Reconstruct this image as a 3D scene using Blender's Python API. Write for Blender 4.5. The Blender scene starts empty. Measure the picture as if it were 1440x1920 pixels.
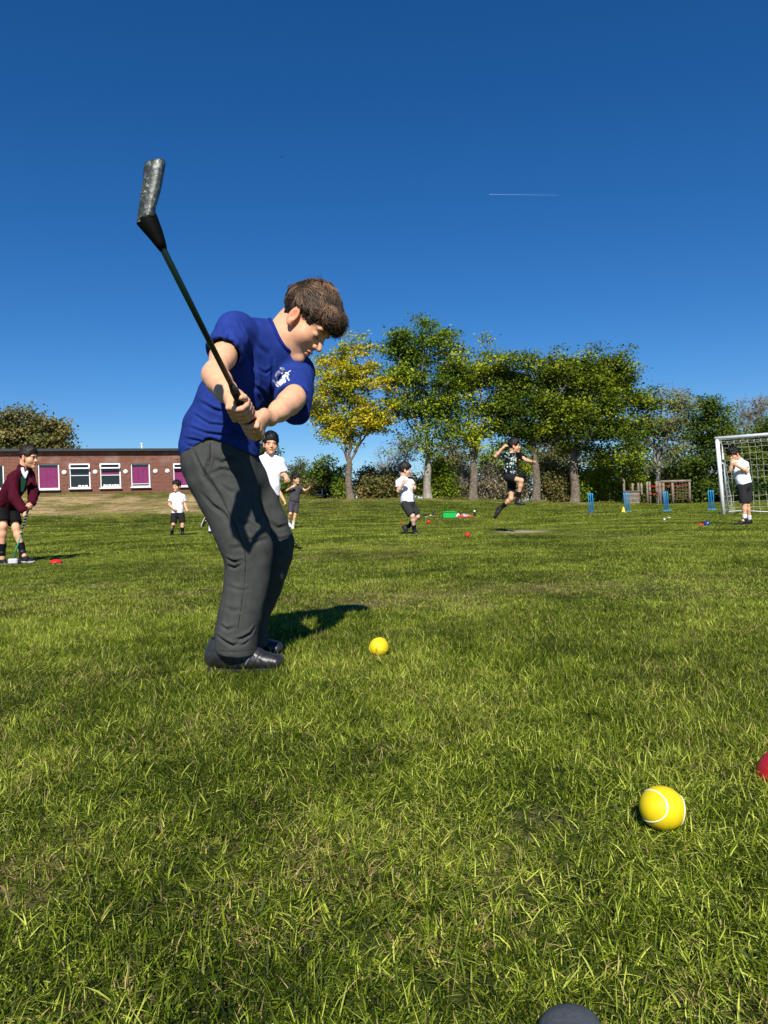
import bpy, bmesh, math, random
import numpy as np
from mathutils import Vector, Matrix
from mathutils.bvhtree import BVHTree

SC = bpy.context.scene
COL = SC.collection
R_ = math.radians

# ------------------------------------------------------------------ camera
CAM_H = 0.5
PITCH, ROLL, FPX = R_(-0.43), R_(1.66), 1331.0
F_ = np.array([0, math.cos(PITCH), math.sin(PITCH)])
_u0 = np.array([0, -math.sin(PITCH), math.cos(PITCH)])
_r0 = np.array([1.0, 0, 0])
UP_ = math.cos(ROLL) * _u0 + math.sin(ROLL) * _r0
RT_ = math.cos(ROLL) * _r0 - math.sin(ROLL) * _u0
CAM = np.array([0, 0, CAM_H])
cd = bpy.data.cameras.new('camera')
cd.sensor_fit = 'VERTICAL'
cd.sensor_height = 24.0
cd.sensor_width = 18.0
cd.lens = FPX / 1920.0 * 24.0
cd.clip_start, cd.clip_end = 0.05, 20000.0
cam = bpy.data.objects.new('camera', cd)
COL.objects.link(cam)
M = Matrix.Identity(4)
for i in range(3):
    M[i][0], M[i][1], M[i][2], M[i][3] = RT_[i], UP_[i], -F_[i], CAM[i]
cam.matrix_world = M
SC.camera = cam


def pix(px, py, z):
    """point at depth z (metres along the view axis) on the ray of a photograph pixel"""
    return CAM + z * (F_ + RT_ * ((px - 720) / FPX) + UP_ * ((960 - py) / FPX))


# ------------------------------------------------------------------ light
SUN_EL, SHADOW_AZ = R_(41), R_(0.8)          # shadows fall along +y, a touch to +x
world = bpy.data.worlds.new('World')
SC.world = world
world.use_nodes = True
wn = world.node_tree
bg = wn.nodes['Background']
sky = wn.nodes.new('ShaderNodeTexSky')
sky.sky_type = 'NISHITA'
sky.sun_disc = False
sky.sun_elevation = SUN_EL
sky.sun_rotation = math.pi + SHADOW_AZ
sky.altitude = 3000
sky.air_density = 1.42
sky.dust_density = 0.2
sky.ozone_density = 8.3
hsv = wn.nodes.new('ShaderNodeHueSaturation')
hsv.inputs['Hue'].default_value = .504
hsv.inputs['Saturation'].default_value = 1.20
wn.links.new(sky.outputs[0], hsv.inputs['Color'])
wn.links.new(hsv.outputs[0], bg.inputs[0])
bg.inputs[1].default_value = 0.080
sd = bpy.data.lights.new('sun', 'SUN')
sd.energy = 5.0
sd.angle = R_(0.53)
sd.color = (1.0, 0.94, 0.85)
sun = bpy.data.objects.new('sun', sd)
COL.objects.link(sun)
ld = Vector((math.sin(SHADOW_AZ) * math.cos(SUN_EL), math.cos(SHADOW_AZ) * math.cos(SUN_EL), -math.sin(SUN_EL)))
sun.rotation_euler = ld.to_track_quat('-Z', 'Y').to_euler()
sun.location = (0, -20, 20)
vs = SC.view_settings
vs.view_transform, vs.look, vs.exposure, vs.gamma, vs.use_curve_mapping = 'Standard', 'None', 0.33, 1.0, False
SC.cycles.max_bounces = 6
SC.cycles.transparent_max_bounces = 8
SC.cycles.caustics_reflective = SC.cycles.caustics_refractive = False

# ------------------------------------------------------------------ helpers: objects and meshes
rng = np.random.default_rng(11)
random.seed(5)


def tag(o, label=None, cat=None, group=None, kind=None):
    if label: o['label'] = label
    if cat: o['category'] = cat
    if group: o['group'] = group
    if kind: o['kind'] = kind
    return o


def empty(name, loc, label=None, cat=None, group=None):
    o = bpy.data.objects.new(name, None)
    o.empty_display_size = 0.1
    o.location = tuple(float(v) for v in loc)
    COL.objects.link(o)
    return tag(o, label, cat, group)


def mesh_data(name, V, polys, smooth=False, mats=None, midx=None, cols=None):
    """V (n,3); polys: list of int arrays (m,k) of equal-size faces"""
    me = bpy.data.meshes.new(name)
    V = np.asarray(V, dtype=np.float32).reshape(-1, 3)
    polys = [np.asarray(p, dtype=np.int32) for p in polys if len(p)]
    nl = sum(p.size for p in polys)
    npoly = sum(len(p) for p in polys)
    me.vertices.add(len(V))
    me.vertices.foreach_set('co', V.ravel())
    if npoly:
        me.loops.add(nl)
        me.polygons.add(npoly)
        me.loops.foreach_set('vertex_index', np.concatenate([p.ravel() for p in polys]))
        sizes = np.concatenate([np.full(len(p), p.shape[1], dtype=np.int32) for p in polys])
        starts = np.concatenate([[0], np.cumsum(sizes)[:-1]]).astype(np.int32)
        me.polygons.foreach_set('loop_start', starts)
        me.polygons.foreach_set('use_smooth', np.full(npoly, bool(smooth), dtype=bool))
        if midx is not None:
            me.polygons.foreach_set('material_index', np.asarray(midx, dtype=np.int32))
    for m in (mats or []):
        me.materials.append(m)
    if cols is not None:
        a = me.color_attributes.new('Col', 'FLOAT_COLOR', 'POINT')
        c = np.ones((len(V), 4), dtype=np.float32)
        c[:, :cols.shape[1]] = cols
        a.data.foreach_set('color', c.ravel())
    me.update(calc_edges=True)
    return me


def link(name, me, parent=None):
    o = bpy.data.objects.new(name, me)
    COL.objects.link(o)
    if parent is not None:
        o.parent = parent
        p, off = parent, Vector((0, 0, 0))
        # geometry is in world space: undo the parents' translation
        while p is not None:
            off += p.location
            p = p.parent
        o.location = -off
    return o


def recentre(o):
    """give a top-level mesh an origin at the middle of its base"""
    me = o.data
    n = len(me.vertices)
    c = np.empty(n * 3, dtype=np.float32)
    me.vertices.foreach_get('co', c)
    c = c.reshape(-1, 3)
    b = np.array([(c[:, 0].min() + c[:, 0].max()) / 2, (c[:, 1].min() + c[:, 1].max()) / 2, c[:, 2].min()])
    me.vertices.foreach_set('co', (c - b).astype(np.float32).ravel())
    me.update()
    o.location = [float(v) for v in b]
    return o


class MB:
    """collects faces for one mesh"""
    def __init__(self):
        self.V, self.Q, self.T, self.n = [], [], [], 0
        self.C = []

    def add(self, V, quads=None, tris=None, col=None):
        V = np.asarray(V, float).reshape(-1, 3)
        if quads is not None and len(quads): self.Q.append(np.asarray(quads) + self.n)
        if tris is not None and len(tris): self.T.append(np.asarray(tris) + self.n)
        self.V.append(V)
        self.C.append(np.tile(np.asarray(col if col is not None else (1, 1, 1), float), (len(V), 1)) if np.ndim(col) < 2 else np.asarray(col, float))
        self.n += len(V)

    def box(self, c, size, ax=None, col=None, bevel=0.0):
        c = np.asarray(c, float)
        s = np.asarray(size, float) / 2
        A = np.eye(3) if ax is None else np.asarray(ax, float)
        if bevel <= 0:
            v = np.array([[x, y, z] for x in (-1, 1) for y in (-1, 1) for z in (-1, 1)]) * s
            f = [[0, 1, 3, 2], [4, 6, 7, 5], [0, 4, 5, 1], [2, 3, 7, 6], [0, 2, 6, 4], [1, 5, 7, 3]]
            self.add(c + v @ A, f, col=col)
        else:
            b = min(bevel, s.min() * .9)
            vs_, idx = [], {}
            for x in (-1, 1):
                for y in (-1, 1):
                    for z in (-1, 1):
                        for k in range(3):
                            p = np.array([x, y, z]) * s
                            for j in range(3):
                                if j != k: p[j] -= (x, y, z)[j] * b
                            idx[(x, y, z, k)] = len(vs_)
                            vs_.append(p)
            q, t = [], []
            for k in range(3):
                i, j = [a for a in range(3) if a != k]
                for sg in (-1, 1):
                    loop = []
                    for (a, b2) in ((-1, -1), (1, -1), (1, 1), (-1, 1)):
                        key = [0, 0, 0]
                        key[k], key[i], key[j] = sg, a, b2
                        loop.append(idx[tuple(key) + (k,)])
                    q.append(loop)
            for k in range(3):
                i, j = [a for a in range(3) if a != k]
                for a in (-1, 1):
                    for b2 in (-1, 1):
                        k0, k1 = [0, 0, 0], [0, 0, 0]
                        k0[i] = k1[i] = a; k0[j] = k1[j] = b2
                        k0[k], k1[k] = -1, 1
                        q.append([idx[tuple(k0) + (i,)], idx[tuple(k1) + (i,)], idx[tuple(k1) + (j,)], idx[tuple(k0) + (j,)]])
            for x in (-1, 1):
                for y in (-1, 1):
                    for z in (-1, 1):
                        t.append([idx[(x, y, z, k)] for k in range(3)])
            self.add(c + np.array(vs_) @ A, q, t, col=col)

    def tube(self, pts, radii, n=8, caps=True, col=None):
        pts = np.asarray(pts, float)
        m = len(pts)
        radii = np.broadcast_to(np.asarray(radii, float), (m,))
        tg = np.gradient(pts, axis=0)
        tg /= np.linalg.norm(tg, axis=1)[:, None] + 1e-12
        ref = np.array([0, 0, 1.0]) if abs(tg[0][2]) < .9 else np.array([1.0, 0, 0])
        u = np.cross(tg[0], ref)
        u /= np.linalg.norm(u)
        ang = np.arange(n) / n * 2 * math.pi
        V = []
        for i in range(m):
            u = u - tg[i] * np.dot(u, tg[i])
            u /= np.linalg.norm(u) + 1e-12
            w = np.cross(tg[i], u)
            V.append(pts[i] + radii[i] * (np.cos(ang)[:, None] * u + np.sin(ang)[:, None] * w))
        V = np.concatenate(V)
        i, j = np.meshgrid(np.arange(m - 1), np.arange(n), indexing='ij')
        a = i * n + j
        b = i * n + (j + 1) % n
        q = np.stack([a, b, b + n, a + n], -1).reshape(-1, 4)
        t = []
        if caps:
            V = np.concatenate([V, pts[:1], pts[-1:]])
            for k in range(n):
                t.append([(k + 1) % n, k, m * n])
                t.append([(m - 1) * n + k, (m - 1) * n + (k + 1) % n, m * n + 1])
        self.add(V, q, t, col=col)

    def lathe(self, prof, c, axis=(0, 0, 1), n=24, col=None):
        """prof: (r, h) list"""
        ax = np.asarray(axis, float); ax /= np.linalg.norm(ax)
        ref = np.array([0, 0, 1.0]) if abs(ax[2]) < .9 else np.array([1.0, 0, 0])
        u = np.cross(ax, ref); u /= np.linalg.norm(u)
        w = np.cross(ax, u)
        ang = np.arange(n) / n * 2 * math.pi
        V = np.concatenate([np.asarray(c) + h * ax + max(r, 1e-5) * (np.cos(ang)[:, None] * u + np.sin(ang)[:, None] * w) for r, h in prof])
        m = len(prof)
        i, j = np.meshgrid(np.arange(m - 1), np.arange(n), indexing='ij')
        a = i * n + j
        b = i * n + (j + 1) % n
        self.add(V, np.stack([a, b, b + n, a + n], -1).reshape(-1, 4), col=col)

    def prism(self, poly, o, u, v, depth, col=None):
        """flat outline poly (2d) in plane o,u,v extruded both ways by depth along u x v"""
        u, v, o = (np.asarray(a, float) for a in (u, v, o))
        w = np.cross(u, v)
        P = np.array([o + a * u + b * v for a, b in poly])
        n = len(P)
        V = np.concatenate([P - w * depth / 2, P + w * depth / 2, [P.mean(0) - w * depth / 2], [P.mean(0) + w * depth / 2]])
        q = [[i, (i + 1) % n, n + (i + 1) % n, n + i] for i in range(n)]
        t = [[(i + 1) % n, i, 2 * n] for i in range(n)] + [[n + i, n + (i + 1) % n, 2 * n + 1] for i in range(n)]
        self.add(V, q, t, col=col)

    def data(self, name, mat, smooth=False, cols=False):
        V = np.concatenate(self.V) if self.V else np.zeros((0, 3))
        P = []
        if self.Q: P.append(np.concatenate(self.Q))
        if self.T: P.append(np.concatenate(self.T))
        return mesh_data(name, V, P, smooth, [mat], cols=np.concatenate(self.C) if cols else None)

    def build(self, name, mat, parent=None, smooth=False, cols=False):
        return link(name, self.data(name, mat, smooth, cols), parent)


# ------------------------------------------------------------------ materials
MATS = {}


def mat(name, col, rough=0.7, spec=0.3, var=0.0, vscale=40.0, bump=0.0, bscale=200.0, attr=False, sss=0.0, metal=0.0, trans=0.0, coat=0.0):
    if name in MATS: return MATS[name]
    m = bpy.data.materials.new(name)
    m.use_nodes = True
    nt = m.node_tree
    N, L = nt.nodes, nt.links
    p = N['Principled BSDF']
    p.inputs['Base Color'].default_value = (*col, 1)
    p.inputs['Roughness'].default_value = rough
    p.inputs['Specular IOR Level'].default_value = spec
    p.inputs['Metallic'].default_value = metal
    if coat: p.inputs['Coat Weight'].default_value = coat
    if sss:
        p.inputs['Subsurface Weight'].default_value = sss
        p.inputs['Subsurface Radius'].default_value = (0.012, 0.004, 0.002)
        p.inputs['Subsurface Scale'].default_value = 0.6
    tc = N.new('ShaderNodeTexCoord')
    src = None
    if attr:
        at = N.new('ShaderNodeAttribute'); at.attribute_name = 'Col'
        mx = N.new('ShaderNodeMix'); mx.data_type = 'RGBA'; mx.blend_type = 'MULTIPLY'
        mx.inputs['Factor'].default_value = 1
        mx.inputs[6].default_value = (*col, 1)
        L.new(at.outputs['Color'], mx.inputs[7])
        src = mx.outputs[2]
    if var:
        nz = N.new('ShaderNodeTexNoise'); nz.inputs['Scale'].default_value = vscale; nz.inputs['Detail'].default_value = 5
        L.new(tc.outputs['Object'], nz.inputs['Vector'])
        mr = N.new('ShaderNodeMapRange')
        mr.inputs['From Min'].default_value, mr.inputs['From Max'].default_value = .3, .7
        mr.inputs['To Min'].default_value, mr.inputs['To Max'].default_value = 1 - var, 1 + var
        L.new(nz.outputs['Fac'], mr.inputs['Value'])
        vm = N.new('ShaderNodeVectorMath'); vm.operation = 'SCALE'
        if src: L.new(src, vm.inputs[0])
        else: vm.inputs[0].default_value = col
        L.new(mr.outputs[0], vm.inputs['Scale'])
        src = vm.outputs[0]
    if src: L.new(src, p.inputs['Base Color'])
    if bump:
        nb = N.new('ShaderNodeTexNoise'); nb.inputs['Scale'].default_value = bscale; nb.inputs['Detail'].default_value = 4
        L.new(tc.outputs['Object'], nb.inputs['Vector'])
        b = N.new('ShaderNodeBump'); b.inputs['Strength'].default_value = bump; b.inputs['Distance'].default_value = 0.01
        L.new(nb.outputs['Fac'], b.inputs['Height'])
        L.new(b.outputs[0], p.inputs['Normal'])
    if trans:
        t = N.new('ShaderNodeBsdfTranslucent')
        if src: L.new(src, t.inputs[0])
        else: t.inputs[0].default_value = (*col, 1)
        ms = N.new('ShaderNodeMixShader'); ms.inputs[0].default_value = trans
        L.new(p.outputs[0], ms.inputs[1]); L.new(t.outputs[0], ms.inputs[2])
        L.new(ms.outputs[0], N['Material Output'].inputs[0])
    MATS[name] = m
    return m


# ------------------------------------------------------------------ noise for shapes
_perm = np.random.default_rng(3).random((32, 32, 32))


def vnoise(P, s):
    """smooth value noise in [-1,1]"""
    q = np.asarray(P) * s + 100.0
    i = np.floor(q).astype(int)
    f = q - i
    f = f * f * (3 - 2 * f)
    out = 0
    for dx in (0, 1):
        for dy in (0, 1):
            for dz in (0, 1):
                w = (f[..., 0] if dx else 1 - f[..., 0]) * (f[..., 1] if dy else 1 - f[..., 1]) * (f[..., 2] if dz else 1 - f[..., 2])
                out = out + w * _perm[(i[..., 0] + dx) % 32, (i[..., 1] + dy) % 32, (i[..., 2] + dz) % 32]
    return out * 2 - 1


# ------------------------------------------------------------------ implicit bodies
def nrm(v):
    v = np.asarray(v, float)
    return v / (np.linalg.norm(v) + 1e-12)


def smin(a, b, k):
    h = np.clip(.5 + .5 * (b - a) / k, 0, 1)
    return b + (a - b) * h - k * h * (1 - h)


def smax(a, b, k):
    return -smin(-a, -b, k)


def rcone(P, a, b, ra, rb):
    a = np.asarray(a, float); d = np.asarray(b, float) - a
    q = P - a
    t = np.clip((q @ d) / (d @ d + 1e-12), 0, 1)
    return np.linalg.norm(q - t[:, None] * d, axis=1) - (ra + t * (rb - ra))


def chain(P, pts, rad, k=0.0):
    d = None
    for i in range(len(pts) - 1):
        e = rcone(P, pts[i], pts[i + 1], rad[i], rad[i + 1])
        d = e if d is None else (smin(d, e, k) if k else np.minimum(d, e))
    return d


def ball(P, c, r):
    return np.linalg.norm(P - np.asarray(c), axis=1) - r


def ell(P, c, rad, A=None):
    q = P - np.asarray(c)
    if A is not None: q = q @ np.asarray(A).T
    rad = np.asarray(rad, float)
    k0 = np.linalg.norm(q / rad, axis=1)
    k1 = np.linalg.norm(q / (rad * rad), axis=1) + 1e-9
    return k0 * (k0 - 1) / k1


def econe(P, a, b, side, s0, s1):
    """elliptical cone a->b; side = direction of the first radius; s = (r_side, r_other)"""
    a = np.asarray(a, float); d = np.asarray(b, float) - a
    L = np.linalg.norm(d); d = d / L
    u = np.asarray(side, float); u = nrm(u - d * (u @ d)); w = np.cross(d, u)
    q = P - a
    h = q @ d
    t = np.clip(h / L, 0, 1)
    ru = s0[0] + t * (s1[0] - s0[0]); rw = s0[1] + t * (s1[1] - s0[1])
    x, y = (q @ u) / ru, (q @ w) / rw
    z = (h - t * L) / np.minimum(ru, rw)
    k0 = np.sqrt(x * x + y * y + z * z) + 1e-9
    k1 = np.sqrt((x / ru) ** 2 + (y / rw) ** 2 + (z / np.minimum(ru, rw)) ** 2) + 1e-9
    return k0 * (k0 - 1) / k1


def plane(P, o, n):
    """negative on the side the normal points away from"""
    return (P - np.asarray(o)) @ nrm(n)


_OFF = np.array([[x, y, z] for x in (0, 1) for y in (0, 1) for z in (0, 1)])
_EDG = [(a, b) for a in range(8) for b in range(a + 1, 8) if np.abs(_OFF[a] - _OFF[b]).sum() == 1]


def iso(f, lo, hi, h, coarse=4, smooth=1):
    """surface of f = 0 as quads (sparse surface nets)"""
    lo = np.asarray(lo, float) - 2 * h; hi = np.asarray(hi, float) + 2 * h
    H = h * coarse
    n = np.ceil((hi - lo) / H).astype(int) + 1
    g = np.stack(np.meshgrid(*[np.arange(k) for k in n], indexing='ij'), -1).reshape(-1, 3)
    d = f(lo + (g + .5) * H)
    g = g[np.abs(d) < H * 1.35]
    sub = np.stack(np.meshgrid(*[np.arange(coarse)] * 3, indexing='ij'), -1).reshape(-1, 3)
    I = (g[:, None, :] * coarse + sub[None]).reshape(-1, 3)
    NN = n * coarse + 3
    key = lambda a: (a[..., 0] * NN[1] + a[..., 1]) * NN[2] + a[..., 2]
    ck = key(I[:, None, :] + _OFF[None])
    uk, inv = np.unique(ck, return_inverse=True)
    inv = inv.reshape(ck.shape)
    ui = np.stack([uk // (NN[1] * NN[2]), (uk // NN[2]) % NN[1], uk % NN[2]], -1)
    val = f(lo + ui * h)
    v = val[inv]
    ins = v < 0
    act = ins.any(1) & ~ins.all(1)
    I, v, ins = I[act], v[act], ins[act]
    acc = np.zeros((len(I), 3)); cnt = np.zeros(len(I))
    for a, b in _EDG:
        m = ins[:, a] != ins[:, b]
        t = v[m, a] / (v[m, a] - v[m, b])
        acc[m] += _OFF[a] + t[:, None] * (_OFF[b] - _OFF[a])
        cnt[m] += 1
    V = lo + (I + acc / cnt[:, None]) * h
    k = key(I)
    o = np.argsort(k); ks = k[o]

    def find(J):
        kk = key(J)
        p = np.searchsorted(ks, kk); p = np.clip(p, 0, len(ks) - 1)
        return np.where(ks[p] == kk, o[p], -1)
    quads = []
    for ax in range(3):
        u, w = (ax + 1) % 3, (ax + 2) % 3
        c1 = int(4 >> ax)                       # corner index of +axis neighbour of corner 0
        m = ins[:, 0] != ins[:, c1]
        J = I[m]
        eu = np.eye(3, dtype=int)[u]; ew = np.eye(3, dtype=int)[w]
        q = np.stack([np.where(m)[0], find(J - eu), find(J - eu - ew), find(J - ew)], 1)
        flip = ~ins[m, 0]
        q[flip] = q[flip][:, ::-1]
        quads.append(q[(q >= 0).all(1)])
    Q = np.concatenate(quads)
    for _ in range(smooth):
        s = np.zeros_like(V); c = np.zeros(len(V))
        for a in range(4):
            for b in ((a + 1) % 4, (a + 3) % 4):
                np.add.at(s, Q[:, a], V[Q[:, b]]); np.add.at(c, Q[:, a], 1)
        V = np.where(c[:, None] > 0, .45 * V + .55 * s / np.maximum(c, 1)[:, None], V)
    return V, Q


def vnormals(V, Q):
    n = np.cross(V[Q[:, 2]] - V[Q[:, 0]], V[Q[:, 3]] - V[Q[:, 1]])
    N = np.zeros_like(V)
    for a in range(4): np.add.at(N, Q[:, a], n)
    return N / (np.linalg.norm(N, axis=1)[:, None] + 1e-12)


def surf(name, f, lo, hi, h, m, parent=None, cols=None, smooth=1, coarse=4, post=None):
    V, Q = iso(f, lo, hi, h, coarse, smooth)
    if post is not None: V = post(V, Q)
    me = mesh_data(name, V, [Q], True, [m], cols=cols(V) if cols else None)
    return link(name, me, parent)

# ------------------------------------------------------------------ terrain
def sstep(a, b, x):
    t = np.clip((x - a) / (b - a), 0, 1)
    return t * t * (3 - 2 * t)


_BX = np.array([-60, -21, -10.5, -7.5, -4.6, -2, 2.4, 8, 10.3, 13.5, 60.])
_BA = np.array([1.75, 1.75, 1.52, 1.3, 1.03, .95, .85, .44, .36, .19, .08])


def ground_z(x, y):
    x = np.asarray(x, float); y = np.asarray(y, float)
    xs = x * 38.0 / np.maximum(y, 20)
    A = np.interp(xs, _BX, _BA)
    t = np.clip((y - 14) / 23.0, 0, 1.06)
    up = np.where(t < .93, t ** 2.4, .93 ** 2.4 + (1 - .93 ** 2.4) * np.sin(np.clip((t - .93) / .13, 0, 1) * math.pi / 2))
    far = A * up
    roll = .012 * np.sin(x * .9 + 1.3) * np.cos(y * .7) + .03 * np.sin(x * .23 + y * .17) * sstep(4, 9, y)
    roll = roll * sstep(1.2, 3, y) * (1 - .6 * sstep(10, 16, y))
    return far + roll


def gz(x, y): return float(ground_z(np.array([x]), np.array([y]))[0])


def ground_at(px, py, z0=1.0, z1=60.0):
    """where the ray of a pixel meets the ground"""
    zs = np.geomspace(z0, z1, 4000)
    p = CAM + zs[:, None] * (F_ + RT_ * ((px - 720) / FPX) + UP_ * ((960 - py) / FPX))
    below = p[:, 2] < ground_z(p[:, 0], p[:, 1])
    k = int(np.argmax(below)) if below.any() else len(zs) - 1
    return p[k]


def ground_material():
    m = bpy.data.materials.new('turf_soil'); m.use_nodes = True
    nt = m.node_tree; N, L = nt.nodes, nt.links
    p = N['Principled BSDF']; p.inputs['Roughness'].default_value = 1; p.inputs['Specular IOR Level'].default_value = .1
    geo = N.new('ShaderNodeNewGeometry')

    def noise(s, d=6):
        n = N.new('ShaderNodeTexNoise'); n.inputs['Scale'].default_value = s; n.inputs['Detail'].default_value = d
        L.new(geo.outputs['Position'], n.inputs['Vector']); return n.outputs['Fac']

    def ramp(f, stops):
        r = N.new('ShaderNodeValToRGB'); e = r.color_ramp.elements
        e[0].position, e[0].color = stops[0][0], (*stops[0][1], 1)
        e[1].position, e[1].color = stops[-1][0], (*stops[-1][1], 1)
        for q, c in stops[1:-1]:
            k = e.new(q); k.color = (*c, 1)
        L.new(f, r.inputs[0]); return r.outputs[0]
    at = N.new('ShaderNodeAttribute'); at.attribute_name = 'Col'      # r = straw, g = bare sand
    sp = N.new('ShaderNodeSeparateColor'); L.new(at.outputs['Color'], sp.inputs[0])
    g = ramp(noise(35), [(.3, (.020, .028, .006)), (.5, (.040, .056, .010)), (.7, (.080, .078, .024))])
    st = ramp(noise(5, 8), [(.3, (.24, .17, .07)), (.5, (.46, .335, .165)), (.72, (.62, .46, .25))])
    sa = ramp(noise(30), [(.3, (.30, .235, .145)), (.7, (.50, .40, .27))])

    def mix(f, a, b):
        x = N.new('ShaderNodeMix'); x.data_type = 'RGBA'
        L.new(f, x.inputs[0]); L.new(a, x.inputs[6]); L.new(b, x.inputs[7]); return x.outputs[2]
    c = mix(sp.outputs[1], mix(sp.outputs[0], g, st), sa)
    L.new(c, p.inputs['Base Color'])
    b = N.new('ShaderNodeBump'); b.inputs['Strength'].default_value = .7; b.inputs['Distance'].default_value = .03
    L.new(noise(60), b.inputs['Height']); L.new(b.outputs[0], p.inputs['Normal'])
    return m


# worn brown places in the turf: pixel, half extents in metres, strength
WORN = [(40, 1750, .10, .10, .8), (590, 1835, .07, .05, .6), (880, 1168, .22, .16, .6), (1060, 1098, .45, .30, .5), (800, 1115, .5, .25, .45), (1000, 1700, .06, .05, .5), (1180, 1790, .05, .05, .6), (840, 1600, .06, .05, .5), (230, 1120, .4, .2, .35), (1330, 1165, .25, .15, .4), (120, 1690, .06, .08, .5)]


def straw_mask(x, y):
    """dry bank on the left, worn crest under the trees"""
    x = np.asarray(x, float); y = np.asarray(y, float)
    xs = x * 38.0 / np.maximum(y, 20)
    P = np.stack([x, y * .35, np.zeros_like(x)], -1)
    nz = .5 + .5 * vnoise(P, .9) + .35 * vnoise(P, 2.6)
    left = sstep(-4.5, -9.5, xs) if False else (1 - sstep(-10.5, -5.0, xs))
    bank = left * sstep(26.5, 29, y) * (1 - .45 * sstep(34.5, 37, y))
    crest = sstep(-6.0, -3, xs) * (1 - sstep(11, 13, xs)) * sstep(34.5, 37.0, y) * .95
    st_ = vnoise(np.stack([x * .5, y * 1.5, 0 * x + 7], -1), 1.6)
    m = np.clip((bank * 1.25 + crest) * (nz * .9 + .25 + .5 * st_), 0, 1)
    for (px, py, rx, ry, a_) in WORN:
        q = ground_at(px, py)
        m = m + a_ * np.exp(-((x - q[0]) / rx) ** 2 - ((y - q[1]) / ry) ** 2) * (.7 + .5 * vnoise(np.stack([x, y, 0 * x], -1), 9))
    mid = .28 * sstep(.25, .8, vnoise(np.stack([x, y, 0 * x], -1), .55)) * sstep(2.5, 4, y)
    return np.clip(m + mid, 0, 1)


SAND = ground_at(985, 996.5)


def sand_mask(x, y):
    x = np.asarray(x, float); y = np.asarray(y, float)
    nz = vnoise(np.stack([x, y, 0 * x], -1), 3.0) * .25
    r = np.sqrt(((x - SAND[0] + .05) / .58) ** 2 + ((y - SAND[1]) / .95) ** 2) + nz
    cr = (1 - sstep(.6, 1.05, r))
    xs = x * 38.0 / np.maximum(y, 20)
    c2 = sstep(2.0, 3, xs) * (1 - sstep(10.6, 11.6, xs)) * sstep(36.3, 37.2, y) * (.5 + .5 * vnoise(np.stack([x, y, 0 * x], -1), .8)) * .9
    return np.clip(cr + np.clip(c2, 0, 1), 0, 1)


def build_ground():
    ys = np.concatenate([np.linspace(-30, 0, 8)[:-1], np.linspace(0, 16, 110)[:-1], np.linspace(16, 42, 90)[:-1], np.geomspace(42, 3000, 24)])
    xa = np.concatenate([np.linspace(0, 8, 50)[:-1], np.linspace(8, 34, 60)[:-1], np.geomspace(34, 3000, 20)])
    xs = np.concatenate([-xa[::-1][:-1], xa])
    X, Y = np.meshgrid(xs, ys, indexing='ij')
    Z = ground_z(X, Y)
    V = np.stack([X, Y, Z], -1).reshape(-1, 3)
    nx, ny = len(xs), len(ys)
    i, j = np.meshgrid(np.arange(nx - 1), np.arange(ny - 1), indexing='ij')
    a = i * ny + j
    q = np.stack([a, a + ny, a + ny + 1, a + 1], -1).reshape(-1, 4)
    c = np.stack([straw_mask(X, Y).ravel(), sand_mask(X, Y).ravel(), 0 * X.ravel()], -1)
    me = mesh_data('ground', V, [q], True, [ground_material()], cols=c)
    o = link('ground', me)
    return tag(o, kind='structure')


build_ground()


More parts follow.
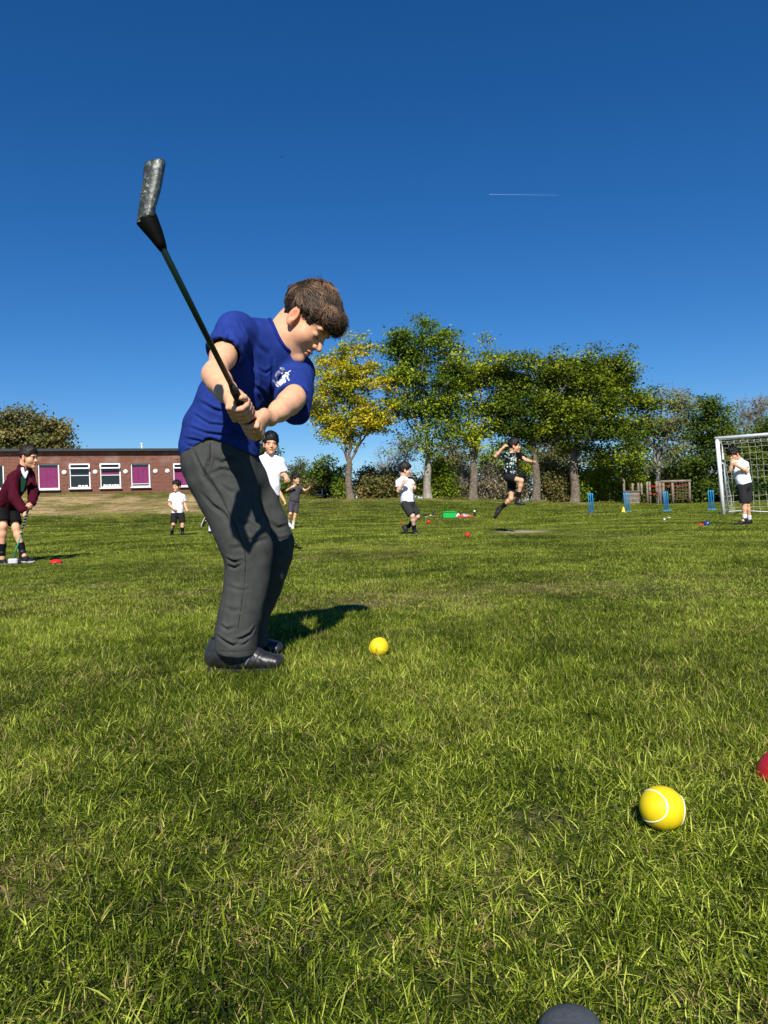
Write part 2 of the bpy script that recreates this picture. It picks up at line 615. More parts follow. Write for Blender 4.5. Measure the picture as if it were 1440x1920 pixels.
# ------------------------------------------------------------------ grass
def grass_material():
    m = bpy.data.materials.new('grass_blade'); m.use_nodes = True
    nt = m.node_tree; N, L = nt.nodes, nt.links
    p = N['Principled BSDF']
    p.inputs['Roughness'].default_value = .5; p.inputs['Specular IOR Level'].default_value = .16
    at = N.new('ShaderNodeAttribute'); at.attribute_name = 'Col'      # r = shade, g = dryness
    sp = N.new('ShaderNodeSeparateColor'); L.new(at.outputs['Color'], sp.inputs[0])
    geo = N.new('ShaderNodeNewGeometry')

    def noise(s, d=3):
        n = N.new('ShaderNodeTexNoise'); n.inputs['Scale'].default_value = s; n.inputs['Detail'].default_value = d
        L.new(geo.outputs['Position'], n.inputs['Vector']); return n.outputs['Fac']

    def math_(op, a, b, clamp=False):
        x = N.new('ShaderNodeMath'); x.operation = op; x.use_clamp = clamp
        for k, v in enumerate((a, b)):
            if isinstance(v, (int, float)): x.inputs[k].default_value = v
            else: L.new(v, x.inputs[k])
        return x.outputs[0]
    r = N.new('ShaderNodeValToRGB'); e = r.color_ramp.elements
    e[0].position, e[0].color = 0, (.012, .024, .003, 1)
    e[1].position, e[1].color = 1, (.58, .64, .10, 1)
    k = e.new(.42); k.color = (.080, .126, .006, 1)
    k = e.new(.70); k.color = (.215, .285, .014, 1)
    big = math_('MULTIPLY', math_('SUBTRACT', noise(.8), .5), 1.3)
    med = math_('MULTIPLY', math_('SUBTRACT', noise(6), .5), .9)
    sh = math_('ADD', math_('ADD', sp.outputs[0], big), med, True)
    L.new(sh, r.inputs[0])
    dr = N.new('ShaderNodeValToRGB'); e = dr.color_ramp.elements
    e[0].position, e[0].color = 0, (.25, .165, .075, 1)
    e[1].position, e[1].color = 1, (.62, .47, .20, 1)
    L.new(sp.outputs[0], dr.inputs[0])
    # dryness: blade value + patches + the instance's own mask
    ia = N.new('ShaderNodeAttribute'); ia.attribute_type = 'INSTANCER'; ia.attribute_name = 'dry'
    pm = math_('MULTIPLY', math_('SUBTRACT', noise(1.7, 4), .56), 1.3)
    s = math_('ADD', math_('ADD', sp.outputs[1], pm), ia.outputs['Fac'])
    df = math_('MULTIPLY', math_('SUBTRACT', s, .62), 5.0, True)
    mx = N.new('ShaderNodeMix'); mx.data_type = 'RGBA'
    L.new(df, mx.inputs[0]); L.new(r.outputs[0], mx.inputs[6]); L.new(dr.outputs[0], mx.inputs[7])
    L.new(mx.outputs[2], p.inputs['Base Color'])
    t = N.new('ShaderNodeBsdfTranslucent'); L.new(mx.outputs[2], t.inputs[0])
    ms = N.new('ShaderNodeMixShader'); ms.inputs[0].default_value = .28
    L.new(p.outputs[0], ms.inputs[1]); L.new(t.outputs[0], ms.inputs[2])
    L.new(ms.outputs[0], N['Material Output'].inputs[0])
    return m


GM = grass_material()


def grass_patch(name, size, n, L0, L1, w0, w1, flat, seed, segs=3, tuft=True, dead=False):
    r = np.random.default_rng(seed)
    base = (r.random((n, 2)) - .5) * size
    if tuft:                                    # gather blades into loose tufts
        c = (r.random((max(3, n // 22), 2)) - .5) * size
        k = r.integers(0, len(c), n)
        mv = r.random(n) < .6
        base[mv] = c[k[mv]] + r.normal(0, size * .035, (mv.sum(), 2))
    L = L0 + (L1 - L0) * r.random(n) ** 1.6
    w = w0 + (w1 - w0) * r.random(n)
    az = r.random(n) * 2 * math.pi
    if tuft:
        az[mv] = np.arctan2(base[mv, 1] - c[k[mv], 1], base[mv, 0] - c[k[mv], 0]) + r.normal(0, .7, mv.sum())
    lean0 = np.clip(np.abs(r.normal(0, .45, n)) + flat * r.random(n), 0, 1.5)
    curl = r.normal(.55, .45, n)
    twist = r.normal(0, .9, n)
    V = np.zeros((n, 2 * segs + 1, 3))
    p = np.concatenate([base, np.full((n, 1), -.004)], 1)
    for i in range(segs + 1):
        t = i / segs
        a = np.clip(lean0 + curl * t, -.3, 1.62)
        d = np.stack([np.sin(a) * np.cos(az), np.sin(a) * np.sin(az), np.cos(a)], -1)
        sa = az + math.pi / 2 + twist * t
        sd_ = np.stack([np.cos(sa), np.sin(sa), .35 * np.sin(twist)], -1)
        ww = w * (1 - .15 * t) * (.8 + .2 * math.sin(math.pi * t))
        if i < segs:
            V[:, 2 * i] = p - sd_ * ww[:, None] / 2
            V[:, 2 * i + 1] = p + sd_ * ww[:, None] / 2
        else:
            V[:, 2 * segs] = p
        p = p + d * (L / segs)[:, None]
        p[:, 2] = np.maximum(p[:, 2], .003)
    m = 2 * segs + 1
    o = np.arange(n)[:, None] * m
    Q = np.concatenate([o + np.array([2 * i, 2 * i + 1, 2 * i + 3, 2 * i + 2]) for i in range(segs - 1)])
    T = o + np.array([2 * segs - 2, 2 * segs - 1, 2 * segs])
    shade = np.clip(r.normal(.50, .34, n), 0, 1)
    dry = np.where(r.random(n) < .075, .75, 0) + np.where(r.random(n) < .2, .25, 0)
    if dead: dry = np.where(r.random(n) < .85, .9, .2)
    C = np.repeat(np.stack([shade, dry, 0 * dry], -1), m, axis=0)
    me = mesh_data(name, V.reshape(-1, 3), [Q, T], True, [GM], cols=C)
    return bpy.data.objects.new(name, me)


def weed(name, seed):
    r = np.random.default_rng(seed)
    V, Q, C = [], [], []
    for k in range(9 if seed % 2 else 14):
        az = r.random() * 6.283; rad = r.uniform(.0, .03); L = r.uniform(.010, .018) if seed % 2 else r.uniform(.007, .011); w = L * (.55 if seed % 2 else .8)
        o = np.array([math.cos(az) * rad, math.sin(az) * rad, r.uniform(.010, .026)])
        d = np.array([math.cos(az), math.sin(az), r.uniform(-.1, .5)]); s = np.array([-math.sin(az), math.cos(az), r.uniform(-.3, .3)])
        n = np.array([0, 0, .25 * L]); b = len(V)
        V += [o - d * L * .6, o - s * w * .7 - n, o + d * L - n, o + s * w * .7 - n, o + n]
        Q += [[b, b + 1, b + 4], [b + 1, b + 2, b + 4], [b + 2, b + 3, b + 4], [b + 3, b, b + 4]]
        C += [[r.uniform(.25, .5), 0, 0]] * 5
    me = mesh_data(name, np.array(V), [np.array(Q)], True, [GM], cols=np.array(C))
    return bpy.data.objects.new(name, me)


def build_grass():
    lib = bpy.data.collections.new('grass_patches')
    kinds = []
    # (count of variants, size, blades, L0, L1, w0, w1, flat)
    spec = [('a', 6, .24, 1250, .010, .046, .0005, .0018, 1.25, 3),
            ('b', 4, .50, 1900, .012, .034, .0011, .0026, 1.15, 2),
            ('c', 3, 1.2, 2600, .014, .034, .0035, .0065, .9, 2),
            ('d', 3, 2.6, 3600, .016, .038, .006, .012, .9, 2),
            ('e', 4, .10, 20, .025, .058, .0014, .0034, .8, 3)]      # taller tufts
    spec += [('t', 3, .22, 300, .012, .040, .0008, .0020, 1.6, 2)]           # dead thatch lying flat
    idx = {}
    for (k, nv, size, n, L0, L1, w0, w1, fl, sg) in spec:
        for v in range(nv):
            o = grass_patch('grass_patch_%s%d' % (k, v), size, n, L0, L1, w0, w1, fl, 100 + len(kinds), sg, dead=(k == 't'))
            lib.objects.link(o)
            idx.setdefault(k, []).append(len(kinds)); kinds.append(o.name)
    pts, rot, scl, ids, dry = [], [], [], [], []
    r = np.random.default_rng(9)

    def fill(k, y0, y1, step, jit=.5, keep=1.0, s0=.85, s1=1.2):
        ny = int((y1 - y0) / step) + 1
        for j in range(ny):
            y = y0 + j * step
            half = .60 * (y + step) + step * 1.2
            nx = int(2 * half / step) + 1
            xx = -half + (np.arange(nx) + r.random(nx) * jit * 2 - jit) * step
            yy = y + (r.random(nx) * 2 - 1) * jit * step
            m = (yy < y1 + step * .4) & (r.random(nx) < keep)
            xx, yy = xx[m], yy[m]
            sm = sand_mask(xx, yy)
            m = r.random(len(xx)) > sm * 1.05
            if k == 'd': m &= r.random(len(xx)) > .72 * (straw_mask(xx, yy) > .5)
            rb = np.hypot((xx - SAND[0]) / 1.3, (yy - SAND[1]) / 1.7)
            m &= (rb > 1) if k in 'cd' else ((rb < 1.3) if k == 's' else True)
            xx, yy = xx[m], yy[m]
            n = len(xx)
            if not n: continue
            pts.append(np.stack([xx, yy, ground_z(xx, yy)], -1))
            # lie with the slope
            sx = (ground_z(xx + .2, yy) - ground_z(xx - .2, yy)) / .4
            sy = (ground_z(xx, yy + .2) - ground_z(xx, yy - .2)) / .4
            rot.append(np.stack([np.arctan(sy), -np.arctan(sx), r.random(n) * 6.283], -1))
            s = s0 + (s1 - s0) * r.random(n)
            dn = vnoise(np.stack([xx, yy, 0 * xx], -1), .9)
            zs = s * (1 + .28 * dn) * r.uniform(.85, 1.15, n)
            st = straw_mask(xx, yy)
            near_sand = 1 - .72 * ((np.abs(xx - SAND[0]) < 1.0) & (yy < SAND[1] + .6) & (yy > SAND[1] - 3.0))
            scl.append(np.stack([s, s, zs * (1 - .45 * np.clip(st, 0, 1)) * near_sand], -1))
            ids.append(r.choice(idx[k], n))
            dry.append(st * 1.0)
    fill('a', .45, 3.4, .115)
    fill('b', 3.3, 9.2, .26)
    fill('c', 9.0, 20.0, .50)
    idx['s'] = idx['b']; fill('s', SAND[1] - 2.4, SAND[1] + 2.4, .26)
    fill('d', 19.5, 42.0, .95)
    for v in range(3):                           # broad leaved weeds: clover and plantain rosettes
        o = weed('grass_patch_w%d' % v, 300 + v); lib.objects.link(o); idx.setdefault('w', []).append(len(kinds)); kinds.append(o.name)
    fill('t', .5, 5.0, .17, keep=.35)
    fill('w', .5, 4.0, .2, keep=.3, s0=.35, s1=.75)
    fill('e', .5, 5.0, .24, keep=.4, s0=.6, s1=1.15)
    order = {i: sorted(kinds).index(nm) for i, nm in enumerate(kinds)}
    ids = [np.array([order[int(i)] for i in a]) for a in ids]
    P = np.concatenate(pts); n = len(P)
    me = bpy.data.meshes.new('grass')
    me.vertices.add(n)
    me.vertices.foreach_set('co', P.astype(np.float32).ravel())
    for nm, ty, arr in (('rot', 'FLOAT_VECTOR', np.concatenate(rot)), ('scl', 'FLOAT_VECTOR', np.concatenate(scl))):
        a = me.attributes.new(nm, ty, 'POINT'); a.data.foreach_set('vector', arr.astype(np.float32).ravel())
    a = me.attributes.new('idx', 'INT', 'POINT'); a.data.foreach_set('value', np.concatenate(ids).astype(np.int32))
    a = me.attributes.new('dry', 'FLOAT', 'POINT'); a.data.foreach_set('value', np.concatenate(dry).astype(np.float32))
    me.update()
    ob = link('grass', me)
    tag(ob, 'mown green grass covering the whole playing field', 'grass', kind='stuff')
    ng = bpy.data.node_groups.new('grass_scatter', 'GeometryNodeTree')
    ng.interface.new_socket('Geometry', in_out='INPUT', socket_type='NodeSocketGeometry')
    ng.interface.new_socket('Geometry', in_out='OUTPUT', socket_type='NodeSocketGeometry')
    N, L = ng.nodes, ng.links
    gi, go = N.new('NodeGroupInput'), N.new('NodeGroupOutput')
    ci = N.new('GeometryNodeCollectionInfo')
    ci.inputs['Collection'].default_value = lib
    ci.inputs['Separate Children'].default_value = True
    ci.inputs['Reset Children'].default_value = True
    ip = N.new('GeometryNodeInstanceOnPoints')

    def attr(nm, ty):
        x = N.new('GeometryNodeInputNamedAttribute'); x.data_type = ty
        x.inputs['Name'].default_value = nm
        return x.outputs['Attribute']
    er = N.new('FunctionNodeEulerToRotation')
    L.new(attr('rot', 'FLOAT_VECTOR'), er.inputs[0])
    L.new(gi.outputs[0], ip.inputs['Points'])
    L.new(ci.outputs[0], ip.inputs['Instance'])
    ip.inputs['Pick Instance'].default_value = True
    L.new(attr('idx', 'INT'), ip.inputs['Instance Index'])
    L.new(er.outputs[0], ip.inputs['Rotation'])
    L.new(attr('scl', 'FLOAT_VECTOR'), ip.inputs['Scale'])
    L.new(ip.outputs[0], go.inputs[0])
    md = ob.modifiers.new('scatter', 'NODES')
    md.node_group = ng
    return n


print('grass instances', build_grass())


# ------------------------------------------------------------------ school building
def build_school():
    A, B = pix(0, 900, 37.3), pix(335, 900, 40.0)
    al = nrm(np.array([B[0] - A[0], B[1] - A[1], 0])); nrml = np.array([al[1], -al[0], 0])
    if nrml[1] > 0: nrml = -nrml
    Z3 = np.array([0, 0, 1.0])

    def face(px, py):
        d = pix(px, py, 1.0) - CAM
        t = ((A - CAM) @ nrml) / (d @ nrml)
        q = CAM + d * t
        return np.array([(q - A) @ al, q[2]])
    W = lambda s, z, o=0.0: A * np.array([1, 1, 0]) + al * s + Z3 * z + nrml * o
    roofz = face(150, 847)[1]
    s0, s1 = face(-140, 900)[0], face(425, 900)[0]
    gz0 = .6
    # brick
    m = bpy.data.materials.new('red_brick'); m.use_nodes = True
    nt = m.node_tree; N, L = nt.nodes, nt.links
    p = N['Principled BSDF']; p.inputs['Roughness'].default_value = .9; p.inputs['Specular IOR Level'].default_value = .15
    g = N.new('ShaderNodeNewGeometry')
    dt = N.new('ShaderNodeVectorMath'); dt.operation = 'DOT_PRODUCT'; dt.inputs[1].default_value = al; L.new(g.outputs['Position'], dt.inputs[0])
    sx = N.new('ShaderNodeSeparateXYZ'); L.new(g.outputs['Position'], sx.inputs[0])
    cb = N.new('ShaderNodeCombineXYZ'); L.new(dt.outputs['Value'], cb.inputs[0]); L.new(sx.outputs[2], cb.inputs[1])
    br = N.new('ShaderNodeTexBrick'); br.inputs['Scale'].default_value = 1
    br.inputs['Brick Width'].default_value = .225; br.inputs['Row Height'].default_value = .075; br.inputs['Mortar Size'].default_value = .008
    br.inputs['Color1'].default_value = (.23, .070, .042, 1); br.inputs['Color2'].default_value = (.135, .046, .030, 1); br.inputs['Mortar'].default_value = (.22, .17, .14, 1)
    L.new(cb.outputs[0], br.inputs['Vector'])
    nz = N.new('ShaderNodeTexNoise'); nz.inputs['Scale'].default_value = 1.4; nz.inputs['Detail'].default_value = 8; L.new(g.outputs['Position'], nz.inputs['Vector'])
    mr = N.new('ShaderNodeMapRange'); mr.inputs['From Min'].default_value, mr.inputs['From Max'].default_value = .48, .72
    L.new(nz.outputs[0], mr.inputs[0])
    hi = N.new('ShaderNodeMapRange'); hi.inputs['From Min'].default_value, hi.inputs['From Max'].default_value = float(roofz - 1.1), float(roofz - .3)
    L.new(sx.outputs[2], hi.inputs[0])
    mu = N.new('ShaderNodeMath'); mu.operation = 'MULTIPLY'; L.new(mr.outputs[0], mu.inputs[0]); L.new(hi.outputs[0], mu.inputs[1])
    m2 = N.new('ShaderNodeMath'); m2.operation = 'MULTIPLY'; m2.inputs[1].default_value = .55; L.new(mu.outputs[0], m2.inputs[0])
    mx = N.new('ShaderNodeMix'); mx.data_type = 'RGBA'; L.new(m2.outputs[0], mx.inputs[0]); L.new(br.outputs[0], mx.inputs[6]); mx.inputs[7].default_value = (.40, .30, .27, 1)
    L.new(mx.outputs[2], p.inputs['Base Color'])
    bp = N.new('ShaderNodeBump'); bp.inputs['Strength'].default_value = .5; bp.inputs['Distance'].default_value = .01; bp.invert = True
    L.new(br.outputs['Fac'], bp.inputs['Height']); L.new(bp.outputs[0], p.inputs['Normal'])

    T = empty('school_building', W((s0 + s1) / 2, 1.5, -4), 'long single storey red brick school with magenta blinds in its white framed windows', 'building')
    wins = [(-48, 8, 872, 917, 'dark'), (70, 112, 870, 917, 'blind'), (129, 170, 869.5, 915, 'hopper'), (186.5, 227, 869, 914, 'half'), (244.5, 282, 869, 912.5, 'low'), (324, 366, 869, 911.5, 'hopblind')]
    spans = []
    for (x0, x1, y0, y1, k) in wins:
        a, b = face(x0, y0), face(x1, y1)
        spans.append((a[0], b[0], b[1], a[1], k))
    wb = MB()
    ax = np.stack([al, nrml, Z3])

    def panel(a, b, z0, z1, mbb=wb, o=-.15, th=.3):
        if b - a > 1e-3 and z1 - z0 > 1e-3: mbb.box(W((a + b) / 2, (z0 + z1) / 2, o), (b - a, th, z1 - z0), ax)
    cur = s0
    for (a, b, z0, z1, k) in spans:
        panel(cur, a, gz0, roofz); panel(a, b, gz0, z0); panel(a, b, z1, roofz); cur = b
    panel(cur, s1, gz0, roofz)
    panel(s0, s0 + .3, gz0, roofz, o=-4.8, th=8.99); panel(s1 - .3, s1, gz0, roofz, o=-4.8, th=8.99); panel(s0 + .301, s1 - .301, gz0, roofz, o=-9.1, th=.3)
    wb.build('wall', m, T)
    rf = MB(); rf.box(W((s0 + s1) / 2, roofz + .06, -4.5), (s1 - s0 + .3, 9.5, .12), ax)
    ro = rf.build('roof', mat('roof_felt', (.06, .065, .07), .9), T)
    fa = MB(); fa.box(W((s0 + s1) / 2, roofz + .085, .27), (s1 - s0 + .34, .04, .13), ax); fa.build('fascia', mat('fascia', (.035, .045, .05), .5), ro)
    pv_ = face(265.5, 838)
    vp = MB(); q = W(pv_[0], roofz + .12, -.5); vp.lathe([(.045, 0), (.045, .34), (.07, .34), (.07, .40), (0, .40)], q, n=12); vp.build('vent_pipe', mat('white_plastic', (.8, .8, .8), .5), T)
    white = mat('white_frame', (.82, .82, .80), .45, .4)
    glass = mat('dark_glass', (.012, .014, .016), .06, .6)
    bl = mat('magenta_blind', (.20, .030, .115), .75, .2, var=.12, vscale=6)
    gasket = mat('window_gasket', (.03, .03, .032), .6)
    papers = mat('paper', (.75, .75, .72), .8)
    for (a, b, z0, z1, k) in spans:
        f = MB(); t, o = .065, -.10
        f.box(W((a + b) / 2, z0 + t / 2, o), (b - a, .07, t), ax, bevel=.01)
        f.box(W((a + b) / 2, z1 - t / 2, o), (b - a, .07, t), ax, bevel=.01)
        f.box(W(a + t / 2, (z0 + z1) / 2, o), (t, .066, z1 - z0 - 2 * t), ax); f.box(W(b - t / 2, (z0 + z1) / 2, o), (t, .066, z1 - z0 - 2 * t), ax)
        if k in ('hopper', 'half'):
            f.box(W((a + b) / 2, z0 + (z1 - z0) * .52, o), (b - a - 2 * t, .05, .035), ax)
        if k == 'low': f.box(W((a + b) / 2, z0 + .17, o), (b - a - 2 * t, .05, .03), ax)
        wf = f.build('window', white, T)
        if k != 'dark': wf['label'] = {'blind': 'window filled by a magenta blind', 'hopper': 'window with open top light and bare dark glass', 'half': 'window with open top light and half lowered blind', 'low': 'window with magenta blind down to a low bar', 'hopblind': 'window with open top light above a magenta blind'}[k]
        else: wf['label'] = 'dark window at the left end of the wall'
        g_ = MB(); g_.box(W((a + b) / 2, (z0 + z1) / 2, o - .02), (b - a - 2 * t + .01, .01, z1 - z0 - 2 * t + .01), ax)
        if k in ('hopper', 'half', 'dark'): g_.build('pane', glass, wf)
        if k in ('blind', 'low', 'hopblind', 'half'):
            zb0 = z0 + t + (.12 if k == 'low' else .0); zb1 = z1 - t - .13
            if k == 'half': zb0 = z0 + (z1 - z0) * .55; zb1 = zb0 + .18
            bm = MB(); n = 14
            xs = np.linspace(a + t, b - t, n)
            V = [];
            for z in (zb0, zb1):
                for i_, x in enumerate(xs): V.append(W(x, z, o - .004 + .008 * math.sin(i_ * 1.9)))
            bm.add(V, [[i_, i_ + 1, n + i_ + 1, n + i_] for i_ in range(n - 1)]); bm.build('blind', bl, wf)
            if k != 'half': g_.build('pane', glass, wf)
        if k in ('hopper', 'half', 'hopblind'):
            h = MB(); hz = .30; w_ = b - a
            c = np.array([0, 0, 0])
            tilt = nrm(Z3 * .94 + nrml * -.34)           # hinged at its top, swung out at the bottom
            nn = np.cross(al, tilt); ax2 = np.stack([al, nn, tilt])
            top_ = W((a + b) / 2, z1 - .01, .01)
            ctr = top_ - tilt * hz / 2
            for sz in (-1, 1): h.box(ctr + tilt * sz * (hz / 2 - .035), (w_ - .02, .05, .07), ax2, bevel=.01)
            for sx_ in (-1, 1): h.box(ctr + al * sx_ * (w_ / 2 - .045), (.07, .046, hz - .14), ax2)
            hb = h.build('top_light', white, wf)
            gg = MB(); gg.box(ctr, (w_ - .15, .01, hz - .13), ax2); gg.build('top_pane', glass, wf)
        s_ = MB(); s_.box(W((a + b) / 2, z0 - .035, .02), (b - a + .08, .28, .065), ax, bevel=.012); s_.build('sill', white, wf)
        if k == 'hopper':
            pm = MB()
            for i_ in range(3): pm.box(W(b - .22 - .17 * i_, z0 + t + .05, o + .012), (.13, .006, .11 - .02 * (i_ % 2)), ax)
            pm.build('papers', papers, wf)
        if k == 'half':
            pm = MB()
            for i_ in range(6): pm.box(W(a + .22 + .14 * i_, z0 + t + .06, o + .012), (.11, .006, .13 - .03 * (i_ % 2)), ax)
            pm.build('papers', papers, wf)
    for k, px in enumerate((120.5, 178.5, 235.5, 291.5, 314)):
        q = face(px, 887.5 - .013 * px)
        l = MB(); l.lathe([(0, .09), (.06, .085), (.10, .065), (.125, .03), (.13, 0)], W(q[0], q[1], .0), nrml, 20)
        l.build('wall_light', mat('opal_plastic', (.82, .80, .78), .4), T, smooth=True)
    # the house beyond the left end
    z = 62.0
    c = pix(-22, 900, z)
    H = empty('house', (c[0] - 3.3, c[1] + 3, gz(c[0], c[1])), 'grey house whose roof corner shows above the school at the left edge', 'house')
    e = pix(-24, 800, z); g0 = gz(c[0], c[1]) - .1
    ez = e[2]
    hb = MB(); hb.box((c[0] - 4.2, c[1] + 4.0, (g0 + ez) / 2), (9.6, 8.0, ez - g0)); hb.build('wall', mat('grey_render', (.22, .21, .20), .9, var=.1, vscale=2), H)
    r_ = MB(); x0, x1 = c[0] - 9.6, c[0] + 1.7; y0, y1 = c[1] - .7, c[1] + 8.7; zr = ez + 2.0
    xm = (x0 + x1) / 2; ym = (y0 + y1) / 2
    V = [(x0, y0, ez - .12), (x1, y0, ez - .12), (x1, y1, ez - .12), (x0, y1, ez - .12), (x0 + 4, ym, zr), (x1 - 4, ym, zr), (x0, y0, ez + .15), (x1, y0, ez + .15), (x1, y1, ez + .15), (x0, y1, ez + .15)]
    r_.add(V, [[0, 3, 2, 1], [0, 1, 7, 6], [1, 2, 8, 7], [2, 3, 9, 8], [3, 0, 6, 9], [6, 7, 5, 4], [8, 9, 4, 5]], [[7, 8, 5], [9, 6, 4]])
    r_.build('roof', mat('dark_tiles', (.035, .032, .03), .8, var=.3, vscale=3), H)
    w_ = MB(); w_.box((c[0] + .585, c[1] + 2.0, ez - 1.6), (.05, 1.2, 1.1)); w_.build('window', mat('dark_glass', (.012, .014, .016)), H)


build_school()


# ------------------------------------------------------------------ play equipment and goal
def build_goal():
    white = mat('goal_white', (.82, .82, .80), .45, .4, var=.05, vscale=6)
    b = ground_at(1357, 965.5)
    zb = float((b - CAM) @ F_)
    top = pix(1344.5, 822.5, zb)
    cr = pix(1440, 815, zb * .963); along = nrm(cr - top)
    back = nrm(np.cross([0, 0, 1.0], along)); back = -back if back[1] < 0 else back
    Wd = 4.88
    T = empty('football_goal', b, 'white football goal with a hanging net, cut by the right edge', 'goal')
    R = .055
    br_top = top + along * Wd
    br_bot = br_top.copy(); br_bot[2] = gz(br_top[0], br_top[1])
    m = MB(); m.tube([b - np.array([0, 0, .05]), b * .5 + top * .5, top], R * .95, 16); m.build('post', white, T, smooth=True)
    m = MB(); m.tube([br_bot, br_top], R * .95, 16); m.build('post', white, T, smooth=True)
    m = MB(); m.tube([top - along * .05, top + along * Wd * .5, br_top + along * .05], R, 16); m.build('crossbar', white, T, smooth=True)
    up = nrm(top - b)
    # bent net brackets at each post
    for o in (top, br_top):
        pts = [o - up * .10]
        dp, hh = .62, .58
        for a in np.linspace(0, 90, 5): pts.append(o - up * .10 + back * (dp - .16 + .16 * math.sin(R_(a))) - up * (.16 - .16 * math.cos(R_(a))))
        for a in np.linspace(0, 90, 5): pts.append(o - up * (.10 + hh) + up * (.16 - .16 * math.sin(R_(a))) + back * (dp - .16 + .16 * math.cos(R_(a))))
        pts.append(o - up * (.10 + hh))
        m = MB(); m.tube(pts, .021, 8); m.build('net_bracket', white, T, smooth=True)
    gm = mat('galvanised', (.30, .31, .32), .5, .5, metal=.6)
    for o in (b, br_bot):
        q = o + back * .55 + along * (.02 if o is b else 0)
        m = MB(); m.tube([q, q + up * 1.55], .024, 8); m.build('stanchion', gm, T, smooth=True)
    # net: drawn string by string, sagging
    rs = np.random.default_rng(5)
    net = MB(); r = .0042; st = .165
    dT, dB = .60, 1.55

    def S(u, v):
        """u across 0..1, v 0 crossbar .. .2 top back edge .. 1 ground at the back"""
        if v < .2:
            q = top + along * Wd * u + back * dT * (v / .2) - np.array([0, 0, .10 * math.sin(math.pi * v / .2)]) - up * .04
        else:
            t = (v - .2) / .8
            dpt = dT + (dB - dT) * t + .10 * math.sin(math.pi * t)
            q = top + along * Wd * u + back * dpt
            z1 = gz(q[0], q[1]) + .02
            q = q + 0
            q[2] = (top[2] - .05) * (1 - t) + z1 * t
        return q + along * .03 * math.sin(9 * u * 5 + v * 4) * v
    nu, nv = int(Wd / st), 15
    for i in range(nu + 1):
        net.tube([S(i / nu, v) for v in np.linspace(0, 1, 16)], r, 3, caps=False)
    for k in range(1, nv + 1):
        net.tube([S(u, k / nv) - np.array([0, 0, .018 * abs(math.sin(u * nu * math.pi / 2))]) for u in np.linspace(0, 1, nu * 2 + 1)], r, 3, caps=False)
    # near side panel
    def SS(a, v):
        dpt = (dT + (dB - dT) * v + .05 * math.sin(math.pi * v)) * a
        q = (top - up * .05) * (1 - v) + (b + np.array([0, 0, .03])) * v + back * dpt
        if v > .97: q[2] = gz(q[0], q[1]) + .03
        return q + along * .05 * math.sin(math.pi * a) * math.sin(7 * v + 3 * a)
    for k in range(8): net.tube([SS(k / 7, v) for v in np.linspace(0, 1, 18)], r, 3, caps=False)
    for k in range(17): net.tube([SS(a, k / 16) - np.array([0, 0, .04 * math.sin(math.pi * a)]) for a in np.linspace(0, 1, 9)], r, 3, caps=False)
    net.build('net', mat('net_cord', (.62, .62, .56), .8), T)
    rp = MB()
    for j in range(2): rp.tube([S(u, 1.0) + np.array([.02 * math.sin(40 * u + j), -.05 * j + .05 * math.sin(31 * u), .03 + .02 * math.sin(23 * u)]) for u in np.linspace(0, 1, 60)], .014, 5)
    rp.build('ground_rope', mat('white_rope', (.72, .72, .68), .8), T)


build_goal()


def build_stumps():
    blue = mat('blue_plastic', (.030, .30, .62), .4, .45)
    src = empty('cricket_stumps', (0, 0, 0), 'x', 'cricket stumps', 'blue cricket stumps standing in a row')
    for i in (-1, 0, 1):
        m = MB(); m.lathe([(0, 0), (.022, 0), (.020, .60), (.024, .615), (.024, .655), (.016, .665), (0, .665)], (i * .078, 0, .03), n=14); m.build('stump', blue, src, smooth=True)
    m = MB(); m.box((0, 0, .02), (.34, .16, .04), bevel=.015); m.build('base', blue, src)
    m = MB(); m.box((0, 0, .705), (.18, .02, .014), bevel=.003); m.build('bail', blue, src)
    lab = ['blue cricket stumps farthest left, clear of the climbing frame', 'blue cricket stumps beside the small yellow cone', 'blue cricket stumps in front of the climbing net frame', 'blue cricket stumps half hidden by the white goalpost']
    rot = [.1, -.25, .2, -.1]
    for i, (px, py) in enumerate(((1109, 962), (1176, 961), (1250, 958.5), (1334.5, 956.5))):
        if i == 0: o = src
        else:
            o = src.copy(); COL.objects.link(o)
            for ch in src.children:
                c = ch.copy(); COL.objects.link(c); c.parent = o
        q = ground_at(px, py)
        o.location = [float(v) for v in q]; o.rotation_euler = (R_(-2), R_(-1.5), rot[i]); o['label'] = lab[i]


build_stumps()


